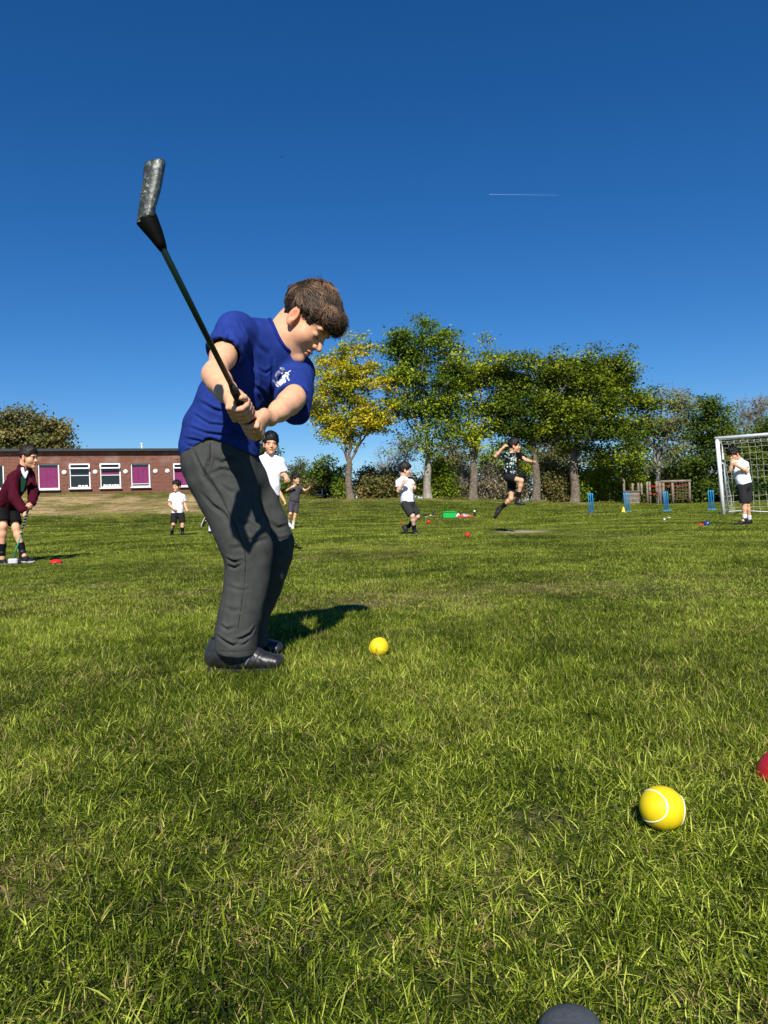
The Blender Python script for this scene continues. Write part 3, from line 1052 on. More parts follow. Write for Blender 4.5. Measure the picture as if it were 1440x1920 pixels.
def build_frame():
    wood = mat('weathered_wood', (.26, .21, .16), .9, .1, var=.3, vscale=5, bump=.4, bscale=30)
    darkw = mat('shaded_boards', (.17, .14, .11), .9, .1, var=.3, vscale=5)  # darker wood tone for alternate boards and the deck
    red = mat('red_rope', (.42, .02, .02), .7)
    z = 39.5
    c = pix(1232, 946, z); g = lambda q: gz(q[0], q[1])
    T = empty('climbing_frame', (c[0], c[1], g(c)), 'weathered wooden climbing frame of posts with red ropes and a hanging net', 'climbing frame')

    def post(px, y0, dz=0.0, r=.065, name='post', mt=wood):
        q = pix(px, 940, z + dz); t = pix(px, y0, z + dz)
        m = MB(); m.tube([(q[0], q[1], g(q) - .05), (q[0] - .02, q[1], t[2] - .02), (q[0] - .02, q[1], t[2])], [r, r * .97, r * .8], 12)
        return m.build(name, mt, T, smooth=True), np.array([q[0] - .02, q[1], t[2]])
    P = {}
    for px, y0, dz in ((1171, 897, .0), (1187, 906, .3), (1198, 905, 0), (1204, 906, .9), (1214.5, 903.5, 0), (1219.5, 903, .8), (1232, 903, .9), (1238, 903.5, 0), (1245, 905, .1), (1262, 905, .0), (1294, 903.5, .1), (1243, 905, 1.2)):
        P[(px, dz)] = post(px, y0, dz)[1]
    # deck tower: separate boards
    a, b = pix(1172, 940, z), pix(1197, 940, z)
    for k in range(6):
        zz = pix(1180, 944, z)[2] + .02 + k * .125
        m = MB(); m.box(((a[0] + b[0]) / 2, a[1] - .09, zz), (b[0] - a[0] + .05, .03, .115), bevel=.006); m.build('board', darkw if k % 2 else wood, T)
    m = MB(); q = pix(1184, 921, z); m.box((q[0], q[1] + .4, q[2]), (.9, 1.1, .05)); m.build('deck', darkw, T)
    # top beam over the net
    p0, p1 = P[(1245, .1)], P[(1294, .1)]
    m = MB(); m.tube([p0 + np.array([-.15, 0, .06]), p1 + np.array([.08, 0, .06])], .07, 12); m.build('beam', wood, T, smooth=True)
    m = MB(); q0, q1 = P[(1262, .0)], P[(1294, .1)]
    zlo = g(q0) + .28
    for k in range(6):
        x = q0[0] + (q1[0] - q0[0]) * (k + .5) / 6
        m.tube([(x, q0[1], q0[2]), (x + .02, q0[1] + .03, (q0[2] + zlo) / 2), (x, q0[1], zlo)], .013, 5, caps=False)
    for k in range(5):
        zz = zlo + (q0[2] - zlo) * k / 5
        m.tube([(q0[0], q0[1], zz), ((q0[0] + q1[0]) / 2, q0[1], zz - .04), (q1[0], q1[1], zz)], .013, 5, caps=False)
    m.build('rope_net', mat('brown_rope', (.20, .12, .075), .9), T)
    for (pa, pb, sag) in (((1222, 913, .2), (1250, 907, .2), .10), ((1240, 911, .1), (1290, 907.5, .1), .06), ((1198, 944.5, 0), (1215, 943.5, 0), .0), ((1215, 926, 0), (1238, 925.5, 0), .02), ((1219, 910, .4), (1243, 912, .4), .05)):
        A, B = pix(pa[0], pa[1], z + pa[2]), pix(pb[0], pb[1], z + pb[2])
        m = MB(); m.tube([A, (A + B) / 2 - np.array([0, 0, sag]), B], .022, 6); m.build('rope', red, T, smooth=True)
    # dark board fence behind, board by board
    zf = 44.0
    fm_ = mat('dark_stained_boards', (.022, .019, .016), .85, .15, var=.3, vscale=4)
    x0, x1 = pix(1078, 940, zf)[0], pix(1172, 940, zf)[0]
    F = empty('fence', ((x0 + x1) / 2, zf, gz((x0 + x1) / 2, zf)), 'dark stained board fence in the shade left of the climbing frame', 'fence')
    n = int((x1 - x0) / .15)
    src = MB(); src.box((0, 0, 0), (.14, .022, 1.28), bevel=.004); me = src.data('board', fm_)
    for k in range(n):
        x = x0 + (k + .5) * (x1 - x0) / n
        o = bpy.data.objects.new('board', me); COL.objects.link(o); o.parent = F
        o.location = (x - F.location.x, .01 * (k % 2), gz(x, zf) + .66 + .015 * math.sin(k * 2.3) - F.location.z)
    for k in range(5):
        x = x0 + (x1 - x0) * k / 4
        m = MB(); m.box((x, zf + .09, gz(x, zf) + .68), (.09, .09, 1.40), bevel=.008); m.build('post', fm_, F)
    m = MB()
    for zz in (.35, 1.05): m.tube([(x0, zf + .045, gz(x0, zf) + zz), (x1, zf + .045, gz(x1, zf) + zz)], .03, 6)
    m.build('rail', fm_, F)


build_frame()


def build_park_things():
    dark = mat('dark_metal', (.012, .013, .014), .6, .3)
    dkwood = mat('dark_bench_wood', (.035, .028, .022), .85, .15, var=.3, vscale=6)
    # little dark table right of the maple trunk
    def at(px, z):
        q = pix(px, 940, z); q[2] = gz(q[0], q[1]); return q
    q = at(671, 40.5)
    T = empty('outdoor_table', q, 'small black outdoor table beside the maple trunk', 'table')
    m = MB(); m.box(q + np.array([0, 0, .62]), (.46, .46, .07), bevel=.02); m.build('top', dark, T)
    for sx in (-1, 1):
        m = MB(); m.tube([q + np.array([sx * .15, 0, 0]), q + np.array([sx * .15, 0, .60])], .045, 8); m.build('leg', dark, T)
    q = at(600, 41)
    T = empty('low_chair', q, 'small blue and black outdoor seat left of the maple', 'chair')
    m = MB(); m.box(q + np.array([0, 0, .30]), (.36, .3, .06), bevel=.02); m.build('seat', mat('blue_seat', (.02, .045, .10), .5), T)
    m = MB(); m.box(q + np.array([.15, 0, .48]), (.05, .3, .34), bevel=.02); m.build('backrest', mat('blue_seat', (.02, .045, .10), .5), T)
    for sx in (-1, 1):
        m = MB(); m.tube([q + np.array([sx * .13, 0, 0]), q + np.array([sx * .13, 0, .28])], .025, 8); m.build('leg', dark, T)
    q = at(790, 41.5)
    T = empty('notice_board', q, 'tall black board standing left of the pale sycamore trunk', 'board')
    m = MB(); m.box(q + np.array([0, 0, .72]), (.56, .06, .92), bevel=.01); m.build('panel', dark, T)
    for sx in (-1, 1):
        m = MB(); m.box(q + np.array([sx * .24, .05, .6]), (.06, .06, 1.2), bevel=.01); m.build('leg', dark, T)
    q = at(829.5, 41); t = pix(829.5, 868, 41)
    T = empty('lamp_post', q, 'thin dark pole between the two sycamore trunks', 'pole')
    m = MB(); m.tube([q, (q[0], q[1], t[2])], [.045, .035], 10); m.build('pole', dark, T, smooth=True)
    m = MB(); m.lathe([(0, .10), (.07, .07), (.08, 0), (.04, -.04), (0, -.04)], (q[0], q[1], t[2]), n=12); m.build('cap', dark, T, smooth=True)
    for k, (px, lb) in enumerate(((835, 'short dark bollard post just right of the thin pole'), (843, 'short dark bollard post nearer the flared sycamore foot'))):
        q = at(px, 41.3)
        m = MB(); m.lathe([(0, -.05), (.06, -.05), (.06, .55), (.045, .60), (0, .62)], q, n=12); o = recentre(m.build('post', dkwood, None, smooth=True)); tag(o, lb, 'post', 'short dark posts under the sycamores')
    src = None
    for k, (px, z, lb) in enumerate(((928, 41.0, 'dark picnic table in the shade right of the flared sycamore'), (985, 41.6, 'dark picnic table behind the leaping boy\'s legs'))):
        q = at(px, z)
        if src is None:
            T = src = empty('picnic_table', q, lb, 'picnic table', 'picnic tables under the trees')
            for j in range(5):
                m = MB(); m.box(q + np.array([0, -.30 + .15 * j, .72]), (1.7, .135, .04), bevel=.006); m.build('plank', dkwood, T)
            for sy in (-1, 1):
                m = MB(); m.box(q + np.array([0, sy * .68, .45]), (1.7, .26, .045), bevel=.006); m.build('bench', dkwood, T)
            for sx in (-1, 1):
                m = MB()
                for sy in (-1, 1): m.tube([q + np.array([sx * .6, sy * .72, 0]), q + np.array([sx * .6, sy * .22, .70])], .045, 6)
                m.tube([q + np.array([sx * .6, -.75, .42]), q + np.array([sx * .6, .75, .42])], .04, 6)
                m.build('trestle', dkwood, T)
        else:
            T = src.copy(); COL.objects.link(T); T['label'] = lb; T.location = [float(v) for v in q]; T.rotation_euler = (0, 0, .3)
            for ch in src.children:
                c = ch.copy(); COL.objects.link(c); c.parent = T


build_park_things()




# ------------------------------------------------------------------ trees and shrubs
def leaf_mat(name, trans=.30):
    m = mat(name, (1, 1, 1), .55, .15, attr=True, trans=trans)
    return m


LEAF = leaf_mat('leaf')
BARK = mat('bark', (.15, .125, .095), .95, .1, var=.45, vscale=9, bump=.8, bscale=30)
BARK_PALE = mat('bark_pale', (.26, .235, .19), .95, .1, var=.35, vscale=9, bump=.7, bscale=30)
TWIG = mat('twig', (.13, .105, .08), .95, .1, var=.3, vscale=12)
TWIG_GREY = mat('twig_grey', (.24, .23, .215), .95, .1, var=.25, vscale=12)


def grow(base, pts, bf=.25, parent=None, nbole=0):
    """branching skeleton: each point joins the existing node with the least length + bf * path; returns nodes, parent"""
    pts = np.asarray(pts)
    o = np.argsort(np.linalg.norm(pts - base[-1], axis=1))
    nodes = [np.asarray(b, float) for b in base]
    par = list(parent) if parent is not None else [-1] + list(range(len(base) - 1))
    pl = [0.0]
    for i in range(1, len(base)): pl.append(pl[par[i]] + np.linalg.norm(nodes[i] - nodes[par[i]]))
    NA = np.zeros((len(base) + len(pts), 3)); NA[:len(base)] = nodes
    PL = np.zeros(len(NA)); PL[:len(base)] = pl
    PL[:nbole] += 50
    n = len(base)
    for k in o:
        p = pts[k]
        d = np.linalg.norm(NA[:n] - p, axis=1)
        c = d + bf * PL[:n] + 2.0 * np.maximum(0, NA[:n, 2] - p[2])
        q = int(np.argmin(c))
        NA[n] = p; PL[n] = PL[q] % 50 + d[q] if q < nbole else PL[q] + d[q]
        par.append(q); n += 1
    return NA, np.array(par)


def skeleton_mesh(NA, par, r_tip, r_base, mb, expo=.5, sides=5, wob=.06, rs=None, minr=0):
    n = len(NA)
    w = np.zeros(n)
    hasc = np.zeros(n, bool)
    hasc[par[1:]] = True
    w[~hasc] = 1
    for i in range(n - 1, 0, -1): w[par[i]] += w[i]
    rad = r_tip * np.maximum(w, 1) ** expo
    rad *= min(1.0, r_base / rad[0])
    rs = rs or np.random.default_rng(1)
    for i in range(1, n):
        p = par[i]
        if max(rad[i], rad[p]) < minr: continue
        a, b = NA[p], NA[i]
        L = np.linalg.norm(b - a)
        if L < 1e-4: continue
        mid = (a + b) / 2 + rs.normal(0, wob * L, 3)
        r0 = min(rad[p], rad[i] * 1.35)
        mb.tube([a, mid, b], [r0, (r0 + rad[i]) / 2, rad[i] * .9], sides if rad[i] > .03 else 3, caps=False)
    return rad, ~hasc


def leaf_cloud(centres, per, spread, size, cols, rs, flat=.45, up=.6, cjit=.25, quad=True):
    """leaf faces scattered round each centre; returns V, Q, C"""
    n = len(centres) * per
    c = np.repeat(centres, per, axis=0)
    off = rs.normal(0, 1, (n, 3)) * np.array([spread, spread, spread * flat])
    p = c + off
    nr = rs.normal(0, 1, (n, 3)); nr[:, 2] = np.abs(nr[:, 2]) + up
    nr[:, 1] -= .35
    nr /= np.linalg.norm(nr, axis=1)[:, None]
    t = np.cross(nr, rs.normal(0, 1, (n, 3))); t /= np.linalg.norm(t, axis=1)[:, None] + 1e-9
    b = np.cross(nr, t)
    s = size * rs.uniform(.6, 1.35, n)[:, None]
    # a bent, pointed leaf: four points, tip dropped
    V = np.stack([p - t * s * .5, p + b * s * .36 + nr * s * .05, p + t * s * .6 - nr * s * .10, p - b * s * .36 + nr * s * .05], 1)
    cc = np.repeat(cols, per, axis=0) * rs.uniform(1 - cjit, 1 + cjit, (n, 1))
    C = np.repeat(cc, 4, axis=0)
    return V.reshape(-1, 3), np.arange(n * 4).reshape(-1, 4), C


def envelope_points(ells, n, rs, hollow=.35, zmin=None):
    """points in a union of ellipsoids (centre, radii), fewer towards each middle"""
    out = []
    vol = np.array([r[0] * r[1] * r[2] for c, r in ells]); vol = vol ** .85; vol /= vol.sum()
    while len(out) < n:
        k = rs.choice(len(ells), p=vol)
        c, r = ells[k]
        v = rs.normal(0, 1, 3); v /= np.linalg.norm(v)
        u = rs.random() ** (1 / 3)
        if u < .75 and rs.random() < hollow: continue
        p = c + v * u * r
        if zmin is not None and p[2] < zmin: continue
        out.append(p)
    return np.array(out)


def px_ells(lst, z):
    """ellipsoids from photograph pixels: (px, py, half width, half height[, depth offset])"""
    out = []
    for e in lst:
        c = pix(e[0], e[1], z + (e[4] if len(e) > 4 else 0))
        k = z / FPX
        out.append((c, np.array([e[2] * k, max(e[2], e[3]) * k * .68, e[3] * k])))
    return out


def tree(label, tx, z, ells, pal, seed, name='tree', npts=330, per=54, spread=.34, leaf=.14, rtrunk=.22, fork=None, bark=BARK, group=None, flat=.4, r_tip=.012, hollow=.35, bf=.3, flare=True, twigs=0, top=None, lean=0.0, patches=3.0, limbs=7):
    rs = np.random.default_rng(seed)
    b = pix(tx, 945, z)
    b[2] = gz(b[0], b[1]) - .05
    E = px_ells(ells, z)
    nc = max(12, npts // 7)
    cen0 = envelope_points(E, nc, rs, hollow)
    pts = np.repeat(cen0, 7, axis=0) + rs.normal(0, 1, (nc * 7, 3)) * np.array([.34, .34, .26])
    low = min(p[2] for p in pts)
    fz = low + .3 if fork is None else pix(tx, fork, z)[2]
    base = [b + np.array([lean * t, 0, 0]) + np.array([.05 * math.sin(5 * t + seed), 0, (fz - b[2]) * t]) for t in np.linspace(0, 1, 5)]
    # main limbs: spread targets reached by rising curves from the fork
    tg = [int(np.argmax(cen0[:, 2]))]
    dmin = np.linalg.norm(cen0 - cen0[tg[0]], axis=1)
    for _ in range(limbs - 1):
        k = int(np.argmax(dmin * (1 + .25 * (cen0[:, 2] > np.median(cen0[:, 2])))))
        tg.append(k); dmin = np.minimum(dmin, np.linalg.norm(cen0 - cen0[k], axis=1))
    nodes, parent = [np.asarray(q) for q in base], [-1] + list(range(len(base) - 1))
    fk = nodes[-1]
    for k in tg:
        e = cen0[k]
        hgt = max(.3, (e[2] - fk[2]))
        m1 = fk + np.array([(e[0] - fk[0]) * .22, (e[1] - fk[1]) * .22, hgt * .34])
        m2 = fk + np.array([(e[0] - fk[0]) * .55, (e[1] - fk[1]) * .55, hgt * .68])
        prev = len(base) - 1
        for t in np.linspace(.12, .97, 8):
            q = (1 - t) ** 3 * fk + 3 * (1 - t) ** 2 * t * m1 + 3 * (1 - t) * t * t * m2 + t ** 3 * e + rs.normal(0, .05, 3)
            nodes.append(q); parent.append(prev); prev = len(nodes) - 1
    NA, par = grow(nodes, pts, bf, parent, len(base) - 1)
    T = empty(name, b + np.array([0, 0, .05]), label, 'tree', group)
    mb = MB()
    rad, tips = skeleton_mesh(NA, par, r_tip, rtrunk, mb, .5, 6, .07, rs)
    # the bole, flared at the ground
    bp = np.array(base + [base[-1] + np.array([0, 0, .28])])
    rr = [rtrunk * (1.75 if flare else 1.2), rtrunk * 1.06, rtrunk * .98, rtrunk * .92, rtrunk * .80, rtrunk * .40]
    bp2 = np.concatenate([bp[:1], [bp[0] * .85 + bp[1] * .15], bp[1:]])
    mb.tube(bp2, [rr[0], rr[0] * .72] + rr[1:], 12, caps=True)
    if twigs:
        k = rs.choice(len(pts), twigs)
        for q in pts[k]:
            d = nrm(rs.normal(0, 1, 3) + np.array([0, 0, .9])); l = rs.uniform(.25, .7)
            mb.tube([q, q + d * l * .5 + rs.normal(0, .04, 3), q + d * l], [r_tip * .8, r_tip * .6, r_tip * .35], 3, caps=False)
    mb.build('trunk', bark, T, smooth=True)
    if per:
        cen = pts + rs.normal(0, .06, pts.shape)
        pal = np.asarray(pal, float)
        # colour changes in patches through the crown, and leaf by leaf
        f = np.clip(.5 + .55 * vnoise(cen, .55 * patches / 3) + rs.normal(0, .22, len(cen)), 0, .999)
        cc = pal[(f * len(pal)).astype(int)]
        V, Q, C = leaf_cloud(cen, per, spread, leaf, cc, rs, flat)
        crown = link('crown', mesh_data('crown', V, [Q], False, [LEAF], cols=C), T)
    return T


def shrub(label, px, z, hw, y0, pal, seed, name='shrub', n=260, per=22, leaf=.12, cat='shrub', twig=TWIG, ntw=120, group=None, spread=.22, depth=1.0, lumps=5, base=None, bare=False):
    """a bush standing on the ground at pixel column px, half width hw px, top at pixel row y0"""
    rs = np.random.default_rng(seed)
    k = z / FPX
    b = pix(px, 945, z); b[2] = gz(b[0], b[1]) - .05
    H = pix(px, y0, z)[2] - b[2]
    W = hw * k
    E = []
    for i in range(lumps):
        cx = rs.uniform(-.62, .62) * W
        h = H * rs.uniform(.55, 1.0) * (1 - .35 * (cx / W) ** 2)
        if i == 0: cx, h = rs.uniform(-.2, .2) * W, H * .97
        E.append((b + np.array([cx, rs.uniform(-.4, .4) * depth, h * .52]), np.array([W * rs.uniform(.38, .6), depth * rs.uniform(.6, 1), h * .5])))
    pts = envelope_points(E, n, rs, .55)
    T = empty(name, b + np.array([0, 0, .05]), label, cat, group)
    mb = MB()
    for q in pts[rs.choice(len(pts), min(ntw, len(pts)), replace=False)]:
        f = b + np.array([(q[0] - b[0]) * .35 + rs.normal(0, .1), (q[1] - b[1]) * .3, 0])
        m = (f + q) / 2 + np.array([rs.normal(0, .15), rs.normal(0, .1), .15 * H])
        mb.tube([f, m, q, q + nrm(q - m) * rs.uniform(.1, .4)], [.022, .015, .009, .004], 3, caps=False)
    if bare:
        for q in pts:
            for _ in range(3):
                d = nrm(rs.normal(0, 1, 3) + np.array([0, 0, .8])); l = rs.uniform(.25, .6)
                mb.tube([q, q + d * l * .5 + rs.normal(0, .04, 3), q + d * l], [.009, .007, .003], 3, caps=False)
    mb.build('stems', twig, T)
    if per:
        f = np.clip(.5 + .5 * vnoise(pts, .9) + rs.normal(0, .25, len(pts)), 0, .999)
        pal = np.asarray(pal, float)
        V, Q, C = leaf_cloud(pts, per, spread, leaf, pal[(f * len(pal)).astype(int)], rs, .8, .4)
        link('crown', mesh_data('crown', V, [Q], False, [LEAF], cols=C), T)
    return T


YEL = [(.40, .38, .014), (.54, .46, .016), (.26, .31, .016), (.60, .50, .022), (.33, .38, .02)]
GRN = [(.10, .165, .012), (.17, .25, .012), (.31, .39, .016), (.07, .12, .012)]
GRN2 = [(.12, .18, .012), (.21, .28, .012), (.38, .42, .018), (.14, .20, .012)]
DRK = [(.065, .105, .008), (.12, .175, .009), (.26, .31, .014), (.09, .13, .008)]
OLV = [(.17, .17, .05), (.22, .19, .065), (.14, .16, .04), (.26, .22, .075)]
BRN = [(.24, .20, .10), (.28, .23, .12), (.20, .18, .075), (.32, .27, .14)]
GR3 = [(.06, .105, .016), (.095, .145, .016), (.15, .21, .02)]
BRT = [(.20, .29, .026), (.26, .33, .03), (.14, .22, .024)]
PALE = [(.22, .21, .09), (.28, .24, .12), (.19, .20, .085)]


def build_trees():
    tree('yellow leaved maple standing alone on the bank beside the golfer', 656, 38, [(655, 752, 70, 72), (668, 672, 40, 56), (680, 715, 44, 40), (640, 720, 46, 40), (612, 770, 40, 48), (705, 748, 38, 52), (628, 700, 32, 40), (690, 800, 46, 30), (602, 690, 22, 22), (720, 790, 22, 16), (682, 640, 20, 24), (640, 810, 36, 26)],
         YEL, 21, 'maple_tree', npts=440, per=45, spread=.23, leaf=.14, rtrunk=.185, fork=868, hollow=.15, flat=.5, r_tip=.011, patches=5)
    tree('tall green sycamore with pale lower trunk, left of the row', 803, 38.5, [(790, 660, 60, 64), (778, 625, 40, 34), (800, 620, 24, 18), (752, 690, 34, 44), (812, 720, 56, 60), (770, 760, 50, 44), (820, 790, 60, 40), (760, 815, 34, 34), (838, 640, 24, 34), (800, 830, 30, 26), (745, 635, 26, 20)],
         GRN, 22, 'sycamore_tree', npts=430, per=49, spread=.30, leaf=.14, rtrunk=.21, fork=866, bark=BARK_PALE, group='sycamore trees along the top of the field', flat=.48)
    tree('open crowned sycamore with flared pale foot, second of the row', 889, 38.6, [(893, 690, 46, 52), (870, 720, 38, 50), (915, 720, 36, 54), (885, 770, 50, 44), (852, 680, 30, 46), (935, 680, 18, 30), (905, 810, 44, 30), (858, 800, 30, 34), (840, 740, 26, 40)],
         GRN2, 23, 'sycamore_tree', npts=330, per=43, spread=.28, leaf=.14, rtrunk=.23, fork=868, group='sycamore trees along the top of the field', flat=.48)
    tree('broad dark sycamore behind the leaping boy', 1006, 39, [(1010, 720, 66, 56), (975, 760, 48, 60), (1050, 740, 52, 60), (1000, 790, 62, 50), (960, 810, 42, 36), (1020, 680, 40, 34), (1055, 800, 48, 44), (950, 720, 30, 40), (985, 695, 34, 30)],
         DRK, 24, 'sycamore_tree', npts=540, per=55, spread=.30, leaf=.14, rtrunk=.22, fork=862, group='sycamore trees along the top of the field', flat=.5)
    tree('widest dark green sycamore, right of the leaping boy', 1078, 39.6, [(1115, 740, 62, 66), (1075, 720, 50, 58), (1160, 760, 48, 60), (1100, 810, 70, 50), (1150, 820, 56, 44), (1060, 690, 34, 34), (1190, 790, 24, 44), (1130, 700, 50, 36), (1045, 800, 36, 44), (1165, 720, 30, 34)],
         DRK, 25, 'sycamore_tree', npts=700, per=58, spread=.31, leaf=.14, rtrunk=.25, fork=868, group='sycamore trees along the top of the field', flat=.5)
    tree('thin pale leaved ash with sky showing through, right of the dark trees', 1236, 42, [(1240, 770, 46, 56), (1270, 745, 30, 26), (1225, 735, 32, 26), (1250, 820, 48, 40), (1215, 800, 26, 50), (1285, 760, 18, 20), (1235, 860, 40, 26)],
         [(.18, .21, .035), (.26, .28, .05), (.22, .21, .05), (.14, .18, .03)], 26, 'ash_tree', npts=260, per=22, spread=.28, leaf=.14, rtrunk=.16, fork=880, bark=TWIG_GREY, twigs=700, r_tip=.014)
    tree('dense rounded green tree behind the goalpost', 1328, 43, [(1330, 800, 44, 46), (1305, 830, 34, 50), (1355, 820, 34, 50), (1330, 870, 60, 44), (1290, 870, 30, 40), (1335, 775, 22, 26), (1365, 870, 30, 40)],
         GR3, 27, 'tree', npts=380, per=62, spread=.30, leaf=.14, rtrunk=.2, fork=915, flat=.5)
    tree('bare grey twiggy tree above the goal crossbar', 1405, 46, [(1405, 790, 30, 44), (1385, 800, 22, 36), (1425, 780, 26, 36), (1405, 830, 36, 34)],
         PALE, 28, 'bare_tree', npts=240, per=9, spread=.2, leaf=.13, rtrunk=.14, fork=880, bark=TWIG_GREY, twigs=1500, r_tip=.016)
    tree('dark leafy tree behind the goal net at the right edge', 1452, 42, [(1450, 830, 40, 44), (1440, 870, 44, 50), (1475, 830, 40, 60), (1425, 890, 30, 30)],
         GR3, 29, 'tree', npts=440, per=58, spread=.3, leaf=.14, rtrunk=.18, fork=930, flat=.5)
    tree('olive brown tree rising behind the flat school roof', 62, 58, [(55, 815, 44, 48), (95, 822, 32, 36), (25, 815, 30, 44), (70, 790, 34, 28), (118, 835, 22, 18), (-10, 825, 30, 40), (60, 850, 70, 30)],
         OLV, 30, 'tree', npts=420, per=31, spread=.42, leaf=.24, rtrunk=.3, fork=880, flat=.55, r_tip=.018)
    tree('thin twiggy birch between the yellow maple and the sycamore', 735, 47, [(735, 850, 36, 36), (715, 870, 26, 30), (760, 860, 30, 36), (740, 890, 44, 30), (770, 835, 18, 20)],
         PALE, 31, 'birch_tree', npts=230, per=5, spread=.24, leaf=.12, rtrunk=.12, fork=915, bark=TWIG_GREY, twigs=1100, r_tip=.013)
    tree('small bushy bright green tree left of the maple trunk', 612, 45, [(612, 903, 24, 30), (598, 912, 16, 22), (630, 912, 14, 20), (610, 880, 12, 16)],
         GR3, 32, 'tree', npts=170, per=54, spread=.22, leaf=.14, rtrunk=.1, fork=930, flat=.7)
    tree('dark pointed conifer behind the laughing boy in grey', 556, 47, [(556, 915, 17, 24), (556, 890, 11, 22), (556, 873, 6, 14), (575, 912, 12, 24), (540, 915, 12, 20)],
         [(.10, .13, .05), (.13, .155, .06), (.16, .17, .075)], 33, 'conifer_tree', npts=170, per=34, spread=.18, leaf=.13, rtrunk=.1, fork=935, flat=.9)
    tree('dark conifer top behind the child with tied back hair', 488, 44, [(492, 850, 16, 30), (496, 828, 8, 16), (482, 870, 20, 34), (500, 890, 20, 40)],
         [(.06, .085, .035), (.085, .11, .045), (.09, .13, .035)], 34, 'conifer_tree', npts=170, per=49, spread=.22, leaf=.14, rtrunk=.12, fork=930, flat=.9)
    for k, (px, z, top, hw, pal, lb) in enumerate(((845, 52, 838, 36, OLV, 'hazy olive tree far behind, between the two nearest sycamores'), (945, 51, 836, 40, GRN2, 'green tree far behind the leaping boy'), (1045, 52, 828, 44, OLV, 'olive tree far behind the two dark sycamores'), (1165, 52, 832, 52, GRN2, 'green tree far behind the wooden climbing frame'), (1270, 53, 850, 44, GR3, 'green tree far behind, left of the goal'))):
        tree(lb, px, z, [(px, (top + 900) / 2, hw, (905 - top) / 2), (px - hw * .6, (top + 905) / 2 + 8, hw * .6, (890 - top) / 2), (px + hw * .6, (top + 905) / 2 + 5, hw * .6, (892 - top) / 2)], pal, 70 + k, npts=230, per=34, spread=.34, leaf=.15, rtrunk=.16, fork=915, flat=.5)
    # hedge line under the trees
    S = [('low pale green bush left of the maple trunk', 640, 43, 14, 895, BRT, 16, 41, False), ('olive hedge bush right of the maple trunk', 690, 43.5, 34, 880, OLV, 26, 42, False),
         ('olive hedge bush behind the boy in the white polo', 745, 44, 40, 880, OLV, 26, 43, False), ('green ivy covered bush beside the pale sycamore trunk', 825, 43, 34, 868, GRN, 26, 44, False),
         ('brown twiggy thicket between the two sycamore trunks', 862, 43.5, 30, 872, BRN, 6, 45, True), ('brown bare thicket right of the flared sycamore foot', 920, 43.5, 34, 866, BRN, 7, 46, True),
         ('olive brown thicket behind the leaping boy\'s legs', 962, 44, 34, 870, BRN, 14, 47, True), ('olive bush behind the broad dark sycamore trunk', 1035, 44, 34, 862, OLV, 24, 48, False),
         ('dark green hedge beside the widest sycamore trunk', 1070, 44.5, 40, 870, GRN, 26, 49, False), ('olive green hedge above the dark fence', 1125, 46.5, 52, 862, GRN2, 28, 50, False),
         ('yellow green bush above the wooden play frame', 1190, 47, 44, 866, GRN2, 26, 51, False), ('brown and green thicket behind the climbing net', 1240, 47, 40, 872, OLV, 22, 52, False),
         ('dark bush between the climbing frame and the goal', 1300, 46, 34, 880, GR3, 26, 53, False), ('dark green hedge behind the goal net', 1390, 45, 50, 880, GR3, 28, 54, False),
         ('dark hedge at the right edge beyond the net', 1450, 45, 34, 890, GR3, 26, 55, False), ('low dark hedge filling the gap behind the pale and the flared sycamores', 870, 47.5, 62, 905, GR3, 22, 58, False), ('low dark hedge filling the gap between the climbing frame and the goal', 1335, 49.5, 70, 905, GR3, 22, 59, False), ('low green bush left of the conifer', 520, 46, 30, 905, GR3, 20, 56, False), ('low bush behind the grey trainers boy', 580, 47.5, 26, 908, OLV, 20, 57, False)]
    for (lb, px, z, hw, y0, pal, per, seed, bare) in S:
        shrub(lb, px, z - 3.2, hw, y0 - 4, pal, seed, per=per, n=300 if hw > 25 else 170, leaf=.13, twig=TWIG_GREY if bare else TWIG, ntw=160 if bare else 70, bare=bare, depth=.75, lumps=6)


build_trees()

# ------------------------------------------------------------------ people: shared shapes
def frame(f, u):
    f = nrm(f); u = nrm(np.asarray(u, float) - f * (np.asarray(u, float) @ f))
    return np.stack([np.cross(f, u), f, u])          # rows: right, forward, up


